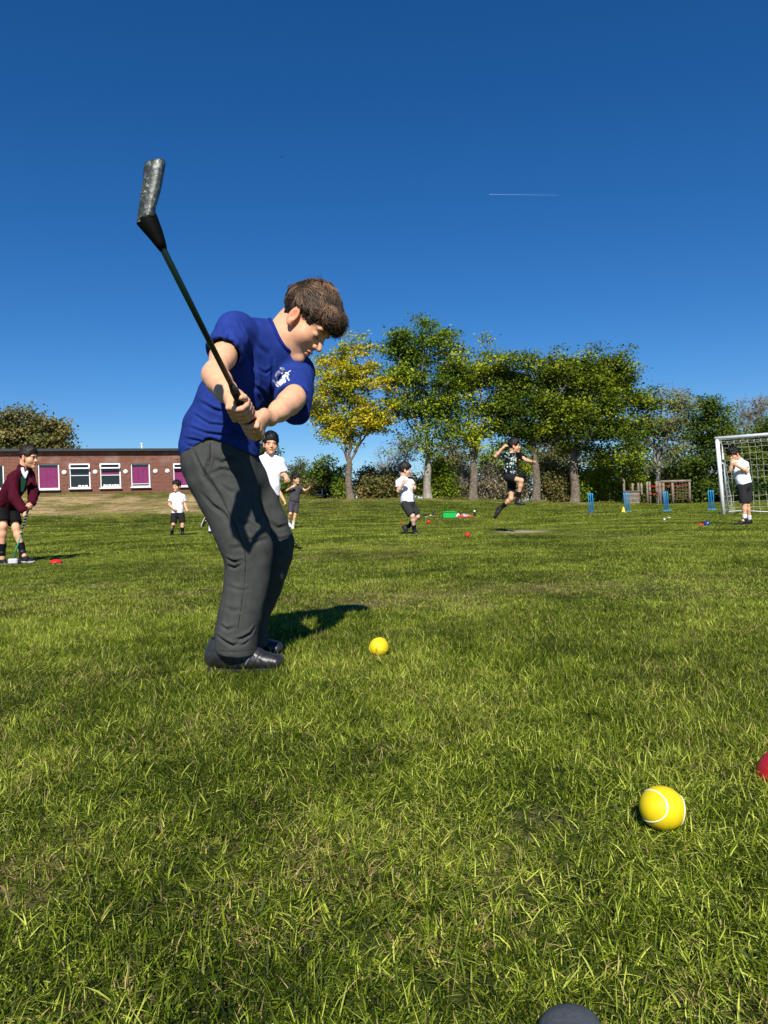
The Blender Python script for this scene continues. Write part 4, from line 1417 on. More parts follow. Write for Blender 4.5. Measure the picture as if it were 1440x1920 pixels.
def head_sdf(P, o, A, s=1.0, ear=True, mouth=0.0, nose=1.0):
    q = (P - o) @ A.T / s
    x = np.abs(q[:, 0])
    m = np.stack([x, q[:, 1], q[:, 2]], -1)          # mirrored
    d = ell(q, (0, .000, .045), (.072, .086, .076))
    d = smin(d, ell(q, (0, .036, -.028), (.056, .056, .074)), .03)
    d = smin(d, rcone(q, (0, .022, -.062), (0, .070, -.092), .044, .020), .025)
    d = smin(d, ball(m, (.036, .050, -.030), .027), .02)
    d = smin(d, ell(m, (.022, .081, .020), (.028, .013, .010)), .014)
    d = smax(d, -ball(m, (.031, .103, .000), .017), .014)
    d = smin(d, ball(m, (.030, .075, -.001), .0135), .004)
    d = smin(d, rcone(q, (0, .080, .010), (0, .103 + .004 * nose, -.027), .0075, .0100), .008)
    d = smin(d, ball(m, (.0095, .095, -.031), .0075), .005)
    d = smax(d, -ball(m, (.0065, .099, -.039), .0032), .003)
    d = smin(d, ell(q, (0, .091, -.054), (.020, .0085, .0055)), .007)
    d = smin(d, ell(q, (0, .089, -.065), (.017, .0085, .0065)), .007)
    d = smax(d, -ell(q, (0, .099, -.0595), (.022, .012, .0014 + mouth)), .003)
    d = smin(d, ball(q, (0, .082, -.093), .012), .014)
    if ear:
        e = ell(m, (.073, -.001, -.006), (.010, .019, .031), frame((.35, .93, .12), (0, -.12, 1)))
        e = smin(e, ball(m, (.070, .008, -.032), .0085), .008)
        e = smax(e, -ell(m, (.087, .004, -.003), (.011, .0120, .0205)), .003)
        e = smin(e, rcone(m, (.074, -.003, .014), (.074, -.002, -.014), .0035, .004), .003)
        d = smin(d, e, .006)
    return d * s


def head_cols(V, o, A, s=1.0, brow=(.12, .08, .06), eyes=True, lip=(.86, .60, .58)):
    q = (V - o) @ A.T / s
    x = np.abs(q[:, 0])
    C = np.ones((len(V), 3))

    def put(w, c):
        w = np.clip(w, 0, 1)[:, None]
        C[:] = C * (1 - w) + np.asarray(c) * w
    near = q[:, 1] > .03
    ear = np.exp(-(((x - .078) / .014) ** 2 + ((q[:, 1]) / .03) ** 2 + ((q[:, 2]) / .035) ** 2))
    put(ear * .85, (1.0, .66, .60))
    ck = np.exp(-(((x - .04) / .026) ** 2 + ((q[:, 2] + .03) / .024) ** 2)) * near
    put(ck * .5, (1.0, .80, .74))
    ns = np.exp(-((x / .014) ** 2 + ((q[:, 1] - .108) / .02) ** 2 + ((q[:, 2] + .028) / .014) ** 2))
    put(ns * .4, (1.0, .78, .72))
    lp = np.exp(-((x / .019) ** 4 + ((q[:, 2] + .0595) / .0095) ** 4)) * (q[:, 1] > .07)
    put(lp, lip)
    br = np.exp(-(((x - .030) / .019) ** 4 + ((q[:, 2] - .021 + (x - .03) ** 2 * 12) / .0048) ** 4)) * (q[:, 1] > .055)
    put(br * .85, brow)
    if eyes:
        ey = np.exp(-(((x - .030) / .0135) ** 4 + ((q[:, 2] + .001) / .0062) ** 4)) * (q[:, 1] > .06)
        put(ey, (1.15, 1.25, 1.3))
        ir = np.exp(-(((x - .030) / .0062) ** 4 + ((q[:, 2] + .001) / .0066) ** 4)) * (q[:, 1] > .06)
        put(ir, (.06, .05, .05))
        ls = np.exp(-(((x - .030) / .0145) ** 4 + ((q[:, 2] - .0065) / .0028) ** 4)) * (q[:, 1] > .06)
        put(ls, (.1, .07, .06))
    return C


def hair_sdf(P, o, A, s=1.0, thick=.012, hairline=.052, nape=-.05, fringe=0.0, nz=.004, side=.0, long=False):
    q = (P - o) @ A.T / s
    d = ell(q, (0, -.001, .051), (.072 + thick, .086 + thick, .083 + thick * 1.2))
    if long:
        d = smin(d, rcone(q, (0, -.085, -.01), (0, -.10, -.10), .05, .035), .04)
    zc = np.interp(q[:, 1], [-.11, -.06, -.020, -.014, .018, .026, .050, .066, .082, .12],
                   [nape, nape, nape + .005, .020, .018, -.012 + side, -.004 + side, hairline * .55, hairline, hairline - fringe])
    zc = zc + .007 * vnoise(q * np.array([1, 1, .2]), 75)
    cut = (zc - q[:, 2]) * .8
    d = smax(d, cut, .008)
    if fringe:
        f = ell(q, (0, .075, .066), (.060, .034, .034))
        d = smin(d, smax(f, (hairline - fringe - q[:, 2]) * .9, .006), .012)
    d = d - nz * vnoise(q, 42) - nz * .7 * vnoise(q, 90)
    return d * s


def gripping_hand(P, C, a, wr, sgn, s=1.0, bar=.0125):
    """a hand closed round a bar through C along a; returns (distance, palm centre)"""
    a = nrm(a)
    t = np.asarray(wr) - C; t = t - a * (t @ a)
    n = np.cross(a, nrm(t)) * sgn
    de = math.asin(min(.9, (bar + .0125) / np.linalg.norm(t))); t = nrm(t)
    t, n = math.cos(de) * t - math.sin(de) * n, math.cos(de) * n + math.sin(de) * t
    L = lambda i, j, k: C + s * (a * i + t * j + n * k)
    R = bar / s + .0075
    palm = econe(P, L(.002, -.012, R + .006), L(-.004, .050, R + .002), a, (.036 * s, .0120 * s), (.0235 * s, .0140 * s))
    d = smin(palm, rcone(P, L(-.003, .042, R), wr, .0195 * s, .0205 * s), .02 * s)
    fr = [.0088, .0092, .0090, .0078]
    sp = [.030, .0105, -.0095, -.028]
    ln = [232, 250, 245, 225]
    fs = None
    for k in range(4):
        pts = []
        for ph, rr in ((10, R + .008), (62, R + .0075), (105, R + .003), (150, R), (195, R), (ln[k], R + .001)):
            w = R_(ph)
            pts.append(L(sp[k] * (1 - .10 * ph / 240), -math.sin(w) * rr, math.cos(w) * rr))
        f = chain(P, pts, [fr[k] * s * m for m in (1.0, 1.08, .98, 1.0, .92, .80)], .003)
        fs = f if fs is None else np.minimum(fs, f)
        kn = ball(P, L(sp[k], -.018, R + .0125), .0082 * s)
        d = smin(d, kn, .008)
    d = smin(d, fs, .0035 * s)
    th = chain(P, [L(.004, .040, R * .4), L(.026, .020, -R * .2 + .002), L(.046, .004, -R * .55 - .004), L(.058, -.006, -R * .5)],
               [.0135 * s, .0112 * s, .0100 * s, .0082 * s], .004)
    return smin(d, th, .005 * s)


def open_hand(P, wr, d_, pn, s=1.0, curl=35, fist=False, thumb=1):
    """relaxed hand: d_ direction of the hand, pn palm normal"""
    d_ = nrm(d_); pn = np.asarray(pn, float); pn = nrm(pn - d_ * (pn @ d_)); sd = np.cross(d_, pn)
    L = lambda i, j, k: wr + s * (d_ * i + sd * j + pn * k)
    D = econe(P, L(.0, 0, 0), L(.062, 0, 0), sd, (.020 * s, .015 * s), (.032 * s, .012 * s))
    c = 100 if fist else curl
    for k in range(4):
        j = (k - 1.5) * .0165
        l = [.052, .060, .057, .046][k] / 3
        pts, p, ang = [], np.array([.062 - abs(k - 1.4) * .003, j, 0.0]), 0
        pts.append(L(*p))
        for q in range(3):
            ang += R_(c * (.75 if q == 0 else .8))
            p = p + np.array([math.cos(ang) * l * 1.05, (k - 1.5) * .0012, math.sin(ang) * l * 1.05])
            pts.append(L(*p))
        D = smin(D, chain(P, pts, [.0095 * s, .009 * s, .0085 * s, .0072 * s]), .004 * s)
    th = chain(P, [L(.015, .018 * thumb, .004), L(.040, .038 * thumb, .014), L(.066, .036 * thumb, .024)], [.013 * s, .0105 * s, .0085 * s])
    return smin(D, th, .006 * s)


SKIN = dict(
    fair=mat('skin_fair', (.74, .40, .235), .52, .3, attr=True, var=.10, vscale=60, sss=.08, bump=.10, bscale=900),
    pale=mat('skin_pale', (.72, .44, .31), .5, .35, attr=True, var=.06, vscale=38, sss=.08),
    tan=mat('skin_tan', (.46, .24, .14), .5, .35, attr=True, var=.06, vscale=38, sss=.08))


# ------------------------------------------------------------------ the golfing boy
def creases(V, Q, lines):
    """press folds into a cloth surface; each line: (points in photograph pixels, width m, depth m)"""
    N = vnormals(V, Q)
    bvh = BVHTree.FromPolygons([tuple(v) for v in V], [tuple(int(i) for i in q) for q in Q])
    D = np.zeros(len(V))
    for pts, w, amp in lines:
        hits = []
        pts = np.asarray(pts, float)
        for i in range(len(pts) - 1):
            for t in np.linspace(0, 1, 9)[:-1] if i < len(pts) - 2 else np.linspace(0, 1, 9):
                p = pts[i] * (1 - t) + pts[i + 1] * t
                d = nrm(pix(p[0], p[1], 1.0) - CAM)
                h = bvh.ray_cast(Vector(CAM), Vector(d))
                if h[0] is not None: hits.append(np.array(h[0]))
        if len(hits) < 2: continue
        hits = np.array(hits)
        m = np.where((np.abs(V - hits.mean(0)).max(1) < np.abs(hits - hits.mean(0)).max() + .06))[0]
        best = np.full(len(m), 9.0); par = np.zeros(len(m)); sgn = np.zeros(len(m))
        n = len(hits) - 1
        vd = nrm(hits.mean(0) - CAM)
        for i in range(n):
            a, b = hits[i], hits[i + 1]
            e = b - a
            if e @ e < 1e-10 or e @ e > .004: continue
            q = V[m] - a
            t = np.clip(q @ e / (e @ e), 0, 1)
            r = q - t[:, None] * e
            dd = np.linalg.norm(r, axis=1)
            up = dd < best
            best[up] = dd[up]; par[up] = (i + t[up]) / n
            sgn[up] = np.sign(np.cross(e, vd) @ r[up].T)
        taper = np.sin(np.clip(par, .02, .98) * math.pi) ** .7
        prof = -np.exp(-(best / w) ** 2) + .75 * np.exp(-((best - 1.7 * w) / w) ** 2) * (sgn > 0) + .25 * np.exp(-((best - 1.7 * w) / w) ** 2) * (sgn <= 0)
        D[m] += amp * taper * prof
    return V + N * D[:, None]


def interp_chain(P, st, k=.02):
    """st: list of (centre, side vector, r_side, r_other)"""
    d = None
    for i in range(len(st) - 1):
        a, b = st[i], st[i + 1]
        e = econe(P, a[0], b[0], a[1] + b[1], (a[2], a[3]), (b[2], b[3]))
        d = e if d is None else smin(d, e, k)
    return d


def build_golfer():
    root_p = ground_at(455, 1245)
    T = empty('person', root_p, 'boy in royal blue t-shirt and long grey trousers swinging a green golf club', 'person')
    pitch, yaw = R_(46), R_(17)
    f = np.array([math.cos(pitch) * math.cos(yaw), -math.cos(pitch) * math.sin(yaw), -math.sin(pitch)])
    u = np.array([math.sin(pitch) * math.cos(yaw), -math.sin(pitch) * math.sin(yaw), math.cos(pitch)])
    r0 = np.cross(f, u)
    roll = R_(-6)
    u = u * math.cos(roll) + r0 * math.sin(roll)
    A = frame(f, u)
    hs = .985
    h0 = pix(552, 591, 2.19) - A.T @ (np.array([.073, .002, -.004]) * hs)      # set out from the near ear
    nb = pix(513, 648, 2.27)
    shR, elR, wrR = pix(440, 618, 2.14), pix(403, 704, 1.97), pix(437, 752, 1.84)
    shL, elL, wrL = pix(556, 700, 2.33), pix(551, 748, 2.09), pix(507, 785, 1.955)
    butt = pix(482, 817, 1.955)
    hosel = pix(305, 466, 1.40)
    ax = nrm(hosel - butt)
    cR = butt + ax * .123
    cL = butt + ax * .047
    pv = pix(410, 850, 2.30)

    def body(P):
        d = head_sdf(P, h0, A, hs)
        d = smin(d, rcone(P, h0 + A.T @ (np.array([0, -.030, -.035]) * hs), nb, .045, .052), .03)
        tor = econe(P, (shR + shL) / 2 - np.array([.03, 0, .06]), pv, shL - shR, (.07, .045), (.07, .055))
        tor = smin(tor, rcone(P, shR, shL, .035, .035), .04)
        d = smin(d, tor, .04)
        fm = lambda a, b, t: a * (1 - t) + b * t
        for sh, el, wr in ((shR, elR, wrR), (shL, elL, wrL)):
            arm = chain(P, [sh, fm(sh, el, .6), el + np.array([0, 0, .004]), fm(el, wr, .25), fm(el, wr, .62), wr], [.036, .0320, .0288, .0298, .0250, .0195], .03)
            arm = smin(arm, ball(P, el + nrm(el - (sh + wr) / 2) * .012, .019), .02)      # point of the elbow
            d = smin(d, arm, .02)
        d = smin(d, gripping_hand(P, cR, ax, wrR, +1, .88), .012)
        d = smin(d, gripping_hand(P, cL, ax, wrL, -1, .88), .012)
        return d
    allp = np.array([h0, nb, shR, shL, elR, elL, wrR, wrL, pv, butt, cR])
    lo, hi = allp.min(0) - .14, allp.max(0) + .17

    def cols(V):
        C = head_cols(V, h0, A, hs, brow=(.28, .17, .12), eyes=False, lip=(.80, .50, .47))
        q = (V - h0) @ A.T / hs
        lash = np.exp(-(((np.abs(q[:, 0]) - .030) / .014) ** 4 + ((q[:, 2] + .0058) / .0028) ** 4)) * (q[:, 1] > .06)
        C = C * (1 - lash[:, None] * .85) + np.array([.1, .06, .05]) * lash[:, None] * .85
        for c in (cR, cL):                       # knuckles and fingertips are pinker
            k = np.exp(-(np.linalg.norm(V - c, axis=1) / .045) ** 2)[:, None] * .5
            C = C * (1 - k) + np.array([1.0, .80, .76]) * k
        return C
    bd = surf('body', body, lo, hi, .0026, SKIN['fair'], T, cols=cols, smooth=1)

    # eyelash fringe of the far eye and near eye
    lm = MB()
    for sx in (-1, 1):
        for k in range(9):
            t = (k - 4) / 4
            b = h0 + A.T @ (np.array([sx * (.030 + .011 * t), .0885 - .003 * t * t, -.0045]) * hs)
            e = b + A.T @ np.array([sx * .002 * t, .0085, -.004])
            lm.tube([b, (b + e) / 2 + A[2] * -.001, e], [.0006, .0005, .0002], 4)
    lm.build('eyelash', mat('lash', (.012, .008, .006), .6), bd)

    # hair: dense shell plus strands lying on it
    hm = mat('hair_brown', (.046, .027, .015), .5, .35, attr=True)

    def hair(P):
        q = (P - h0) @ A.T / hs
        d = hair_sdf(P, h0, A, hs, thick=.007, hairline=.048, nape=-.040, fringe=.010, nz=.005, side=.008)
        lump = ell(q, (0, .064, .066), (.054, .028, .036))
        d = smin(d, lump * hs, .015)
        return d
    V, Q = iso(hair, h0 - .17, h0 + .19, .0032, 4, 1)
    hv = np.full((len(V), 3), .55)
    ho = link('hair', mesh_data('hair', V, [Q], True, [hm], cols=hv), T)
    bvh = BVHTree.FromPolygons([tuple(v) for v in V], [tuple(int(i) for i in q) for q in Q])
    N = vnormals(V, Q)
    r = np.random.default_rng(4)
    L = (V - h0) @ A.T / hs
    ok = np.where((L[:, 2] > -.042))[0]
    whorl = np.array([.012, -.075, .095])
    sm = MB()
    cl = vnoise(L, 55) ; cw = vnoise(L + 3.3, 38)
    pick = r.choice(ok, 12500)
    SV, SQ, SC_ = [], [], []
    nseg = 7
    cnt = 0
    for vi in pick:
        p = V[vi]; n = N[vi]
        l = L[vi]
        fl = l - whorl + r.normal(0, .007, 3)
        fl = nrm(fl)
        if l[1] > .02: fl = nrm(fl + np.array([-.55, .5, -.15]) * (l[2] > .05))
        if l[2] < .03: fl = nrm(fl + np.array([0, .05, -.9]))
        dirw = A.T @ fl
        ln = r.uniform(.026, .056) if l[2] > .045 else (r.uniform(.014, .028) if l[2] > .02 else r.uniform(.007, .016))
        if l[1] > .03 and l[2] > .05: ln = r.uniform(.035, .065)
        lift = (r.uniform(.001, .007) + max(0, cl[vi]) * .012) * min(1, max(.15, (l[2] + .01) / .06))
        free = l[1] > .045 and l[2] > .02 and r.random() < .5
        wave = 1.5 * cw[vi] + r.normal(0, .2)
        pts = [p - n * .002]
        nn = n
        for k in range(nseg):
            dirw = nrm(dirw - nn * (dirw @ nn) + np.cross(nn, dirw) * wave * .20)
            c = pts[-1] + dirw * ln / nseg
            loc, no, _, _ = bvh.find_nearest(Vector(c))
            t = (k + 1) / nseg
            if not (free and t > .45):
                nn = nrm(np.array(no))
                c = np.array(loc) + nn * (.0006 + lift * math.sin(t * 2.0))
            pts.append(c)
        pts = np.array(pts)
        w = r.uniform(.00045, .00095)
        sv = np.cross(np.gradient(pts, axis=0), n)
        sv /= np.linalg.norm(sv, axis=1)[:, None] + 1e-9
        wd = w * np.array([.7, 1, 1, 1, .95, .85, .6, .1])[:, None]
        ridge = pts + n * w * .6
        SV.append(np.concatenate([pts - sv * wd, ridge, pts + sv * wd]))
        m = nseg + 1
        b = cnt * 3 * m
        for k in range(nseg):
            SQ.append([b + k, b + k + 1, b + m + k + 1, b + m + k])
            SQ.append([b + m + k, b + m + k + 1, b + 2 * m + k + 1, b + 2 * m + k])
        top = max(0, min(1, (l[2] - .03) / .06)) * (1 - .7 * max(0, min(1, (l[1] - .03) / .05)))  # sunlit crown painted into the strand colour, fading towards the fringe
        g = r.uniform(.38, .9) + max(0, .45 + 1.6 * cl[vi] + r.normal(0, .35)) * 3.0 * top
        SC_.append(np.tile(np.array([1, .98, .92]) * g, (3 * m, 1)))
        cnt += 1
    # wind-lifted tuft at the crown and at the fringe
    for base, di, cn in ((pix(598, 522, 2.24), np.array([-.05, 0, 1.0]), 16), (pix(650, 606, 2.22), np.array([.9, -.1, .1]), 12), (pix(590, 524, 2.24), np.array([-.5, 0, .8]), 9)):
        for k in range(cn):
            p = base + r.normal(0, .006, 3)
            loc, no, _, _ = bvh.find_nearest(Vector(p)); p = np.array(loc) - np.array(no) * .004
            d = nrm(di + r.normal(0, .28, 3)); ln = r.uniform(.016, .040)
            pts = np.array([p + d * ln * t + np.array([-.006, 0, -.004]) * t * t for t in np.linspace(0, 1, nseg + 1)])
            sv = nrm(np.cross(d, F_)); w = .0006
            wd = w * np.array([1, 1, 1, .9, .8, .6, .4, .15])[:, None]
            SV.append(np.concatenate([pts - sv * wd, pts - F_ * w * .5, pts + sv * wd]))
            m = nseg + 1; b = cnt * 3 * m
            for q in range(nseg):
                SQ.append([b + q, b + q + 1, b + m + q + 1, b + m + q]); SQ.append([b + m + q, b + m + q + 1, b + 2 * m + q + 1, b + 2 * m + q])
            SC_.append(np.tile(np.array([.8, .75, .7]), (3 * m, 1))); cnt += 1
    st = link('hair_strands', mesh_data('hair_strands', np.concatenate(SV), [np.array(SQ)], True, [hm], cols=np.concatenate(SC_)), ho)
    st['kind'] = 'stuff'

    # ---- t-shirt
    blue = mat('blue_cotton', (.018, .040, .22), .9, .08, var=.14, vscale=26, bump=.25, bscale=700)
    chest_side = nrm(shL - shR)
    hip_side = np.array([.10, 1.0, 0])
    mixs = lambda t: nrm(chest_side * t + nrm(hip_side) * (1 - t))
    stt = [(pix(412, 840, 2.30), mixs(.05), .136, .128),
           (pix(416, 808, 2.29), mixs(.15), .126, .112),
           (pix(436, 753, 2.265), mixs(.5), .116, .096),
           (pix(460, 703, 2.25), mixs(.85), .118, .088),
           (pix(484, 662, 2.255), mixs(1.0), .113, .078),
           (pix(500, 640, 2.26), mixs(1.0), .090, .060)]
    slR = pix(420, 662, 2.045)
    slL = pix(549, 754, 2.135)

    def shirt(P, wr=True):
        d = interp_chain(P, stt, .03)
        yoke = chain(P, [shR, nb * .5 + (shR + shL) * .25 - np.array([0, 0, .004]), shL], [.048, .053, .047], .02)
        d = smin(d, yoke, .045)
        dR = nrm(slR - shR); dL = nrm(slL - shL)
        sl = rcone(P, shR, slR + dR * .03, .051, .0565)
        sl = smax(sl, plane(P, slR, dR), .004)
        sl2 = rcone(P, shL + np.array([.004, -.004, .004]), slL + dL * .03, .058, .060)
        sl2 = np.minimum(sl2, rcone(P, slL - dL * .05 + np.array([.006, .02, -.012]), slL + dL * .005 + np.array([.006, .02, -.030]), .045, .045))
        sl2 = smax(sl2, plane(P, slL, dL), .004)
        d = smin(d, sl, .028)
        d = smin(d, sl2, .028)
        # loose cotton: broad, soft folds
        d = d + .0030 * vnoise(P * np.array([1, 1, .55]), 16) + .0016 * vnoise(P, 38)
        # double stitched sleeve hems
        for e_, dd_, s_ in ((slR, dR, sl), (slL, dL, sl2)):
            hgt = (P - e_) @ dd_
            d = d + .0013 * np.exp(-((hgt + .017) / .0026) ** 2) * (np.abs(s_) < .02)
        # sleeve openings, hem opening, neck opening
        d = smax(d, -rcone(P, slR - dR * .035, slR + dR * .04, .041, .0495), .003)
        d = smax(d, -rcone(P, slL - dL * .035, slL + dL * .04, .038, .0465), .003)
        if not wr: return d
        hem = nrm(stt[1][0] - stt[0][0])
        vw = nrm(pix(412, 840, 1.0) - CAM)
        def edge(p0, p1):                        # side of the line p0 -> p1 seen in profile; positive below it
            a, b = pix(*p0, 2.30), pix(*p1, 2.30)
            return plane(P, a, np.cross(vw, b - a) * (1 if np.cross(vw, b - a)[2] < 0 else -1))
        d = smax(d, smin(edge((336, 857), (392, 821)), edge((396, 821), (492, 862)), .012), .004)
        nd = nrm(h0 + A.T @ np.array([0, -.03, -.05]) - nb)
        d = smax(d, -np.maximum(rcone(P, nb - nd * .012 + np.array([.010, -.012, -.006]), nb + nd * .16, .054, .078), -plane(P, nb - nd * .03, nd)), .004)
        return d
    sp = np.array([s[0] for s in stt] + [shR, shL, slR, slL])
    folds = [
        ([(352, 800), (385, 812), (430, 818), (462, 835)], .0050, .0050),
        ([(360, 775), (392, 795), (440, 800)], .0045, .0045),
        ([(345, 822), (380, 828), (420, 826)], .0045, .004),
        ([(395, 730), (420, 760), (438, 800), (452, 830)], .010, .0055),
        ([(455, 640), (470, 675), (476, 715), (474, 745)], .010, .0055),
        ([(510, 672), (512, 710), (508, 752)], .006, .0060),
        ([(468, 620), (485, 650), (500, 665)], .008, .0035),
        ([(420, 610), (436, 640), (440, 668)], .008, .0045),
        ([(446, 600), (462, 630), (468, 655)], .005, .0040),
        ([(428, 598), (420, 625), (408, 645)], .005, .003),
        ([(560, 720), (572, 730), (578, 745)], .004, .003),
        ([(440, 770), (470, 820), (485, 842)], .008, .005),
        ([(500, 760), (490, 800), (488, 830)], .006, .004),
        ([(372, 752), (400, 768), (425, 775)], .006, .0045),
        ([(398, 690), (402, 720), (392, 745)], .006, .004),
        ([(470, 720), (492, 735), (505, 760)], .006, .004),
        ([(480, 690), (498, 700), (512, 690)], .005, .003),
        ([(350, 835), (390, 843), (430, 846)], .004, .003),
        ([(425, 785), (440, 812), (470, 838)], .006, .005),
    ]
    V, Q = iso(shirt, sp.min(0) - .14, sp.max(0) + .14, .0033, 4, 1)
    V = creases(V, Q, folds)
    so = link('shirt', mesh_data('shirt', V, [Q], True, [blue]), T)
    bsh = BVHTree.FromPolygons([tuple(v) for v in V], [tuple(int(i) for i in q) for q in Q])

    # ribbed collar round the neck opening
    nd = nrm(h0 + A.T @ np.array([0, -.03, -.05]) - nb)
    e1 = nrm(np.cross(nd, [0, 1, .2])); e2 = np.cross(nd, e1)
    ring = []
    for k in range(49):
        a = 2 * math.pi * k / 48
        e = e1 * math.cos(a) + e2 * math.sin(a)
        o_ = nb - nd * .012 + np.array([.010, -.012, -.006]); ln_ = .172
        hh = np.linspace(-.018, .12, 70)
        pp = o_ + nd * hh[:, None] + e * (.0545 + np.clip(hh / ln_, 0, 1) * .024)[:, None]
        sdv_ = shirt(pp, False)
        k2 = np.where(sdv_ > 0)[0]
        ring.append(pp[k2[0] if len(k2) else -1])
    ring = np.array(ring)
    for _ in range(4): ring[:-1] = .5 * ring[:-1] + .25 * (np.roll(ring[:-1], 1, 0) + np.roll(ring[:-1], -1, 0)); ring[-1] = ring[0]
    cm = MB(); cm.tube(ring, .0062, 8, caps=False)
    cm.build('collar', mat('blue_rib', (.010, .024, .20), .85, .1, bump=.3, bscale=600), so, smooth=True)
    # stitched hems of the sleeves
    # white crest printed on the left chest
    build_crest(bsh, so)

    # ---- trousers
    grey = mat('grey_twill', (.058, .061, .057), .9, .10, var=.16, vscale=34, bump=.3, bscale=900)
    Y = np.array([0, 1.0, 0])

    def leg_st(rows, z0):
        out = []
        for (px, py, hw, rd, z) in rows:
            out.append((pix(px, py, z), np.array([1.0, 0, .25]), hw / FPX * z, rd))
        return out
    near = leg_st([(402, 868, 53, .080, 2.25), (412, 900, 52, .080, 2.24), (426, 936, 50, .078, 2.235), (442, 970, 48.5, .076, 2.225), (455, 1000, 48, .072, 2.215), (464, 1030, 44.5, .066, 2.21),
                   (466.5, 1055, 40, .062, 2.21), (463, 1085, 39.5, .061, 2.21), (458, 1115, 38, .060, 2.205), (450, 1150, 38, .060, 2.20), (443, 1185, 37.5, .062, 2.20), (442.5, 1213, 36, .062, 2.20), (442, 1234, 36, .062, 2.20)], 2.2)
    farl = leg_st([(428, 868, 52, .082, 2.36), (452, 905, 50, .080, 2.37), (477, 952, 45, .076, 2.385), (493, 985, 44, .072, 2.39), (509, 1019, 40, .066, 2.395), (509, 1040, 37, .062, 2.395),
                   (502, 1069, 35, .058, 2.395), (492, 1097, 34, .056, 2.40), (482, 1124, 33, .056, 2.40), (470, 1152, 33.5, .058, 2.40), (466, 1185, 33, .058, 2.40), (468, 1212, 32, .058, 2.40), (468, 1228, 32, .058, 2.40)], 2.4)

    def trousers(P):
        d1 = interp_chain(P, near, .02)
        d2 = interp_chain(P, farl, .02)
        hem1 = pix(442, 1224, 2.2); hem2 = pix(468, 1212, 2.4)
        d1 = smax(d1, plane(P, hem1, (-.10, 0, -1)), .003)
        d2 = smax(d2, plane(P, hem2, (0, 0, -1)), .003)
        for d_, hp in ((0, hem1), (1, hem2)):
            c = -np.maximum(rcone(P, hp + np.array([0, 0, .10]), hp + np.array([0, 0, -.04]), .036, .052), -plane(P, hp + np.array([0, 0, .045]), (0, 0, -1)))
            if d_ == 0: d1 = smax(d1, c, .003)
            else: d2 = smax(d2, c, .003)
        hip = interp_chain(P, [(pix(405, 815, 2.30), Y, .106, .094), (pix(405, 835, 2.30), Y, .117, .100), (pix(412, 864, 2.30), Y, .131, .110), (pix(429, 905, 2.30), Y, .12, .104)], .03)
        d = smin(d1, d2, .012)
        d = smin(d, hip, .035)
        d = smax(d, plane(P, pix(405, 812, 2.30), (-.1, 0, 1)), .01)
        return d + .0028 * vnoise(P * np.array([1, 1, .6]), 13) + .0013 * vnoise(P, 34)
    tp = np.array([s[0] for s in near + farl] + [pix(405, 826, 2.3)])
    tf = [
        ([(393, 834), (393, 858), (387, 880), (382, 895)], .0048, .0095),      # pocket edge
        ([(362, 845), (372, 868), (384, 892)], .006, .006),
        ([(372, 880), (392, 905), (410, 930), (424, 955)], .009, .0065),
        ([(398, 858), (415, 868), (438, 858), (452, 868)], .006, .007),
        ([(390, 892), (415, 880), (442, 884), (455, 900)], .006, .006),
        ([(378, 925), (398, 948), (418, 962), (434, 985)], .007, .006),
        ([(437, 968), (462, 978), (492, 996)], .007, .005),
        ([(452, 1008), (478, 1016), (504, 1010)], .006, .004),
        ([(430, 1030), (450, 1026), (470, 1032)], .007, .0035),
        ([(424, 1047), (440, 1054), (456, 1050)], .0045, .0085),
        ([(426, 1062), (442, 1064), (458, 1054)], .005, .0065),
        ([(461, 1042), (459, 1085), (454, 1130), (446, 1178)], .0030, .0040),   # side seam
        ([(384, 878), (414, 930), (440, 982), (458, 1028)], .0030, .0030),
        ([(412, 1172), (426, 1181), (440, 1176)], .005, .007),
        ([(406, 1192), (422, 1203), (437, 1211), (452, 1204)], .005, .0095),
        ([(438, 1202), (455, 1197), (470, 1188), (478, 1176)], .005, .0085),
        ([(446, 1212), (458, 1208), (468, 1200)], .004, .005),
        ([(502, 975), (520, 990), (542, 985)], .006, .005),
        ([(512, 1045), (525, 1036), (543, 1028)], .006, .006),
        ([(510, 1010), (528, 1012), (548, 1006)], .006, .004),
        ([(424, 1098), (448, 1107), (472, 1104)], .006, .0028),
        ([(418, 1138), (440, 1146), (462, 1140)], .006, .0028),
        ([(478, 930), (492, 955), (502, 980)], .006, .004),
        ([(410, 905), (425, 920), (445, 925)], .007, .004),
    ]
    V, Q = iso(trousers, tp.min(0) - .16, tp.max(0) + .16, .0042, 4, 1)
    V = creases(V, Q, tf)
    tr = link('trousers', mesh_data('trousers', V, [Q], True, [grey]), T)
    btr = BVHTree.FromPolygons([tuple(v) for v in V], [tuple(int(i) for i in q) for q in Q])
    thread = mat('seam_thread', (.016, .017, .016), .9, .1)

    def seam(pts, r):
        pts = np.asarray(pts, float); out = []
        for i in range(len(pts) - 1):
            for t in np.linspace(0, 1, 10)[: 10 if i == len(pts) - 2 else 9]:
                d = nrm(pix(*(pts[i] * (1 - t) + pts[i + 1] * t), 1.0) - CAM)
                h = btr.ray_cast(Vector(CAM), Vector(d))
                if h[0] is not None: out.append(np.array(h[0]) - np.array(h[1]) * r * .55)
        m = MB(); m.tube(out, r, 6); m.build('seam', thread, tr, smooth=True)
    seam([(384, 882), (400, 905), (416, 935), (432, 966), (446, 998), (458, 1030), (461, 1050), (459, 1090), (454, 1130), (446, 1178)], .0017)
    seam([(394, 832), (394, 858), (388, 880), (383, 894)], .0022)
    seam([(412, 1219), (430, 1221), (450, 1221), (474, 1217)], .0012)

    # ---- shoes
    leather = mat('black_leather', (.024, .024, .027), .38, .55, var=.35, vscale=30, bump=.18, bscale=110)
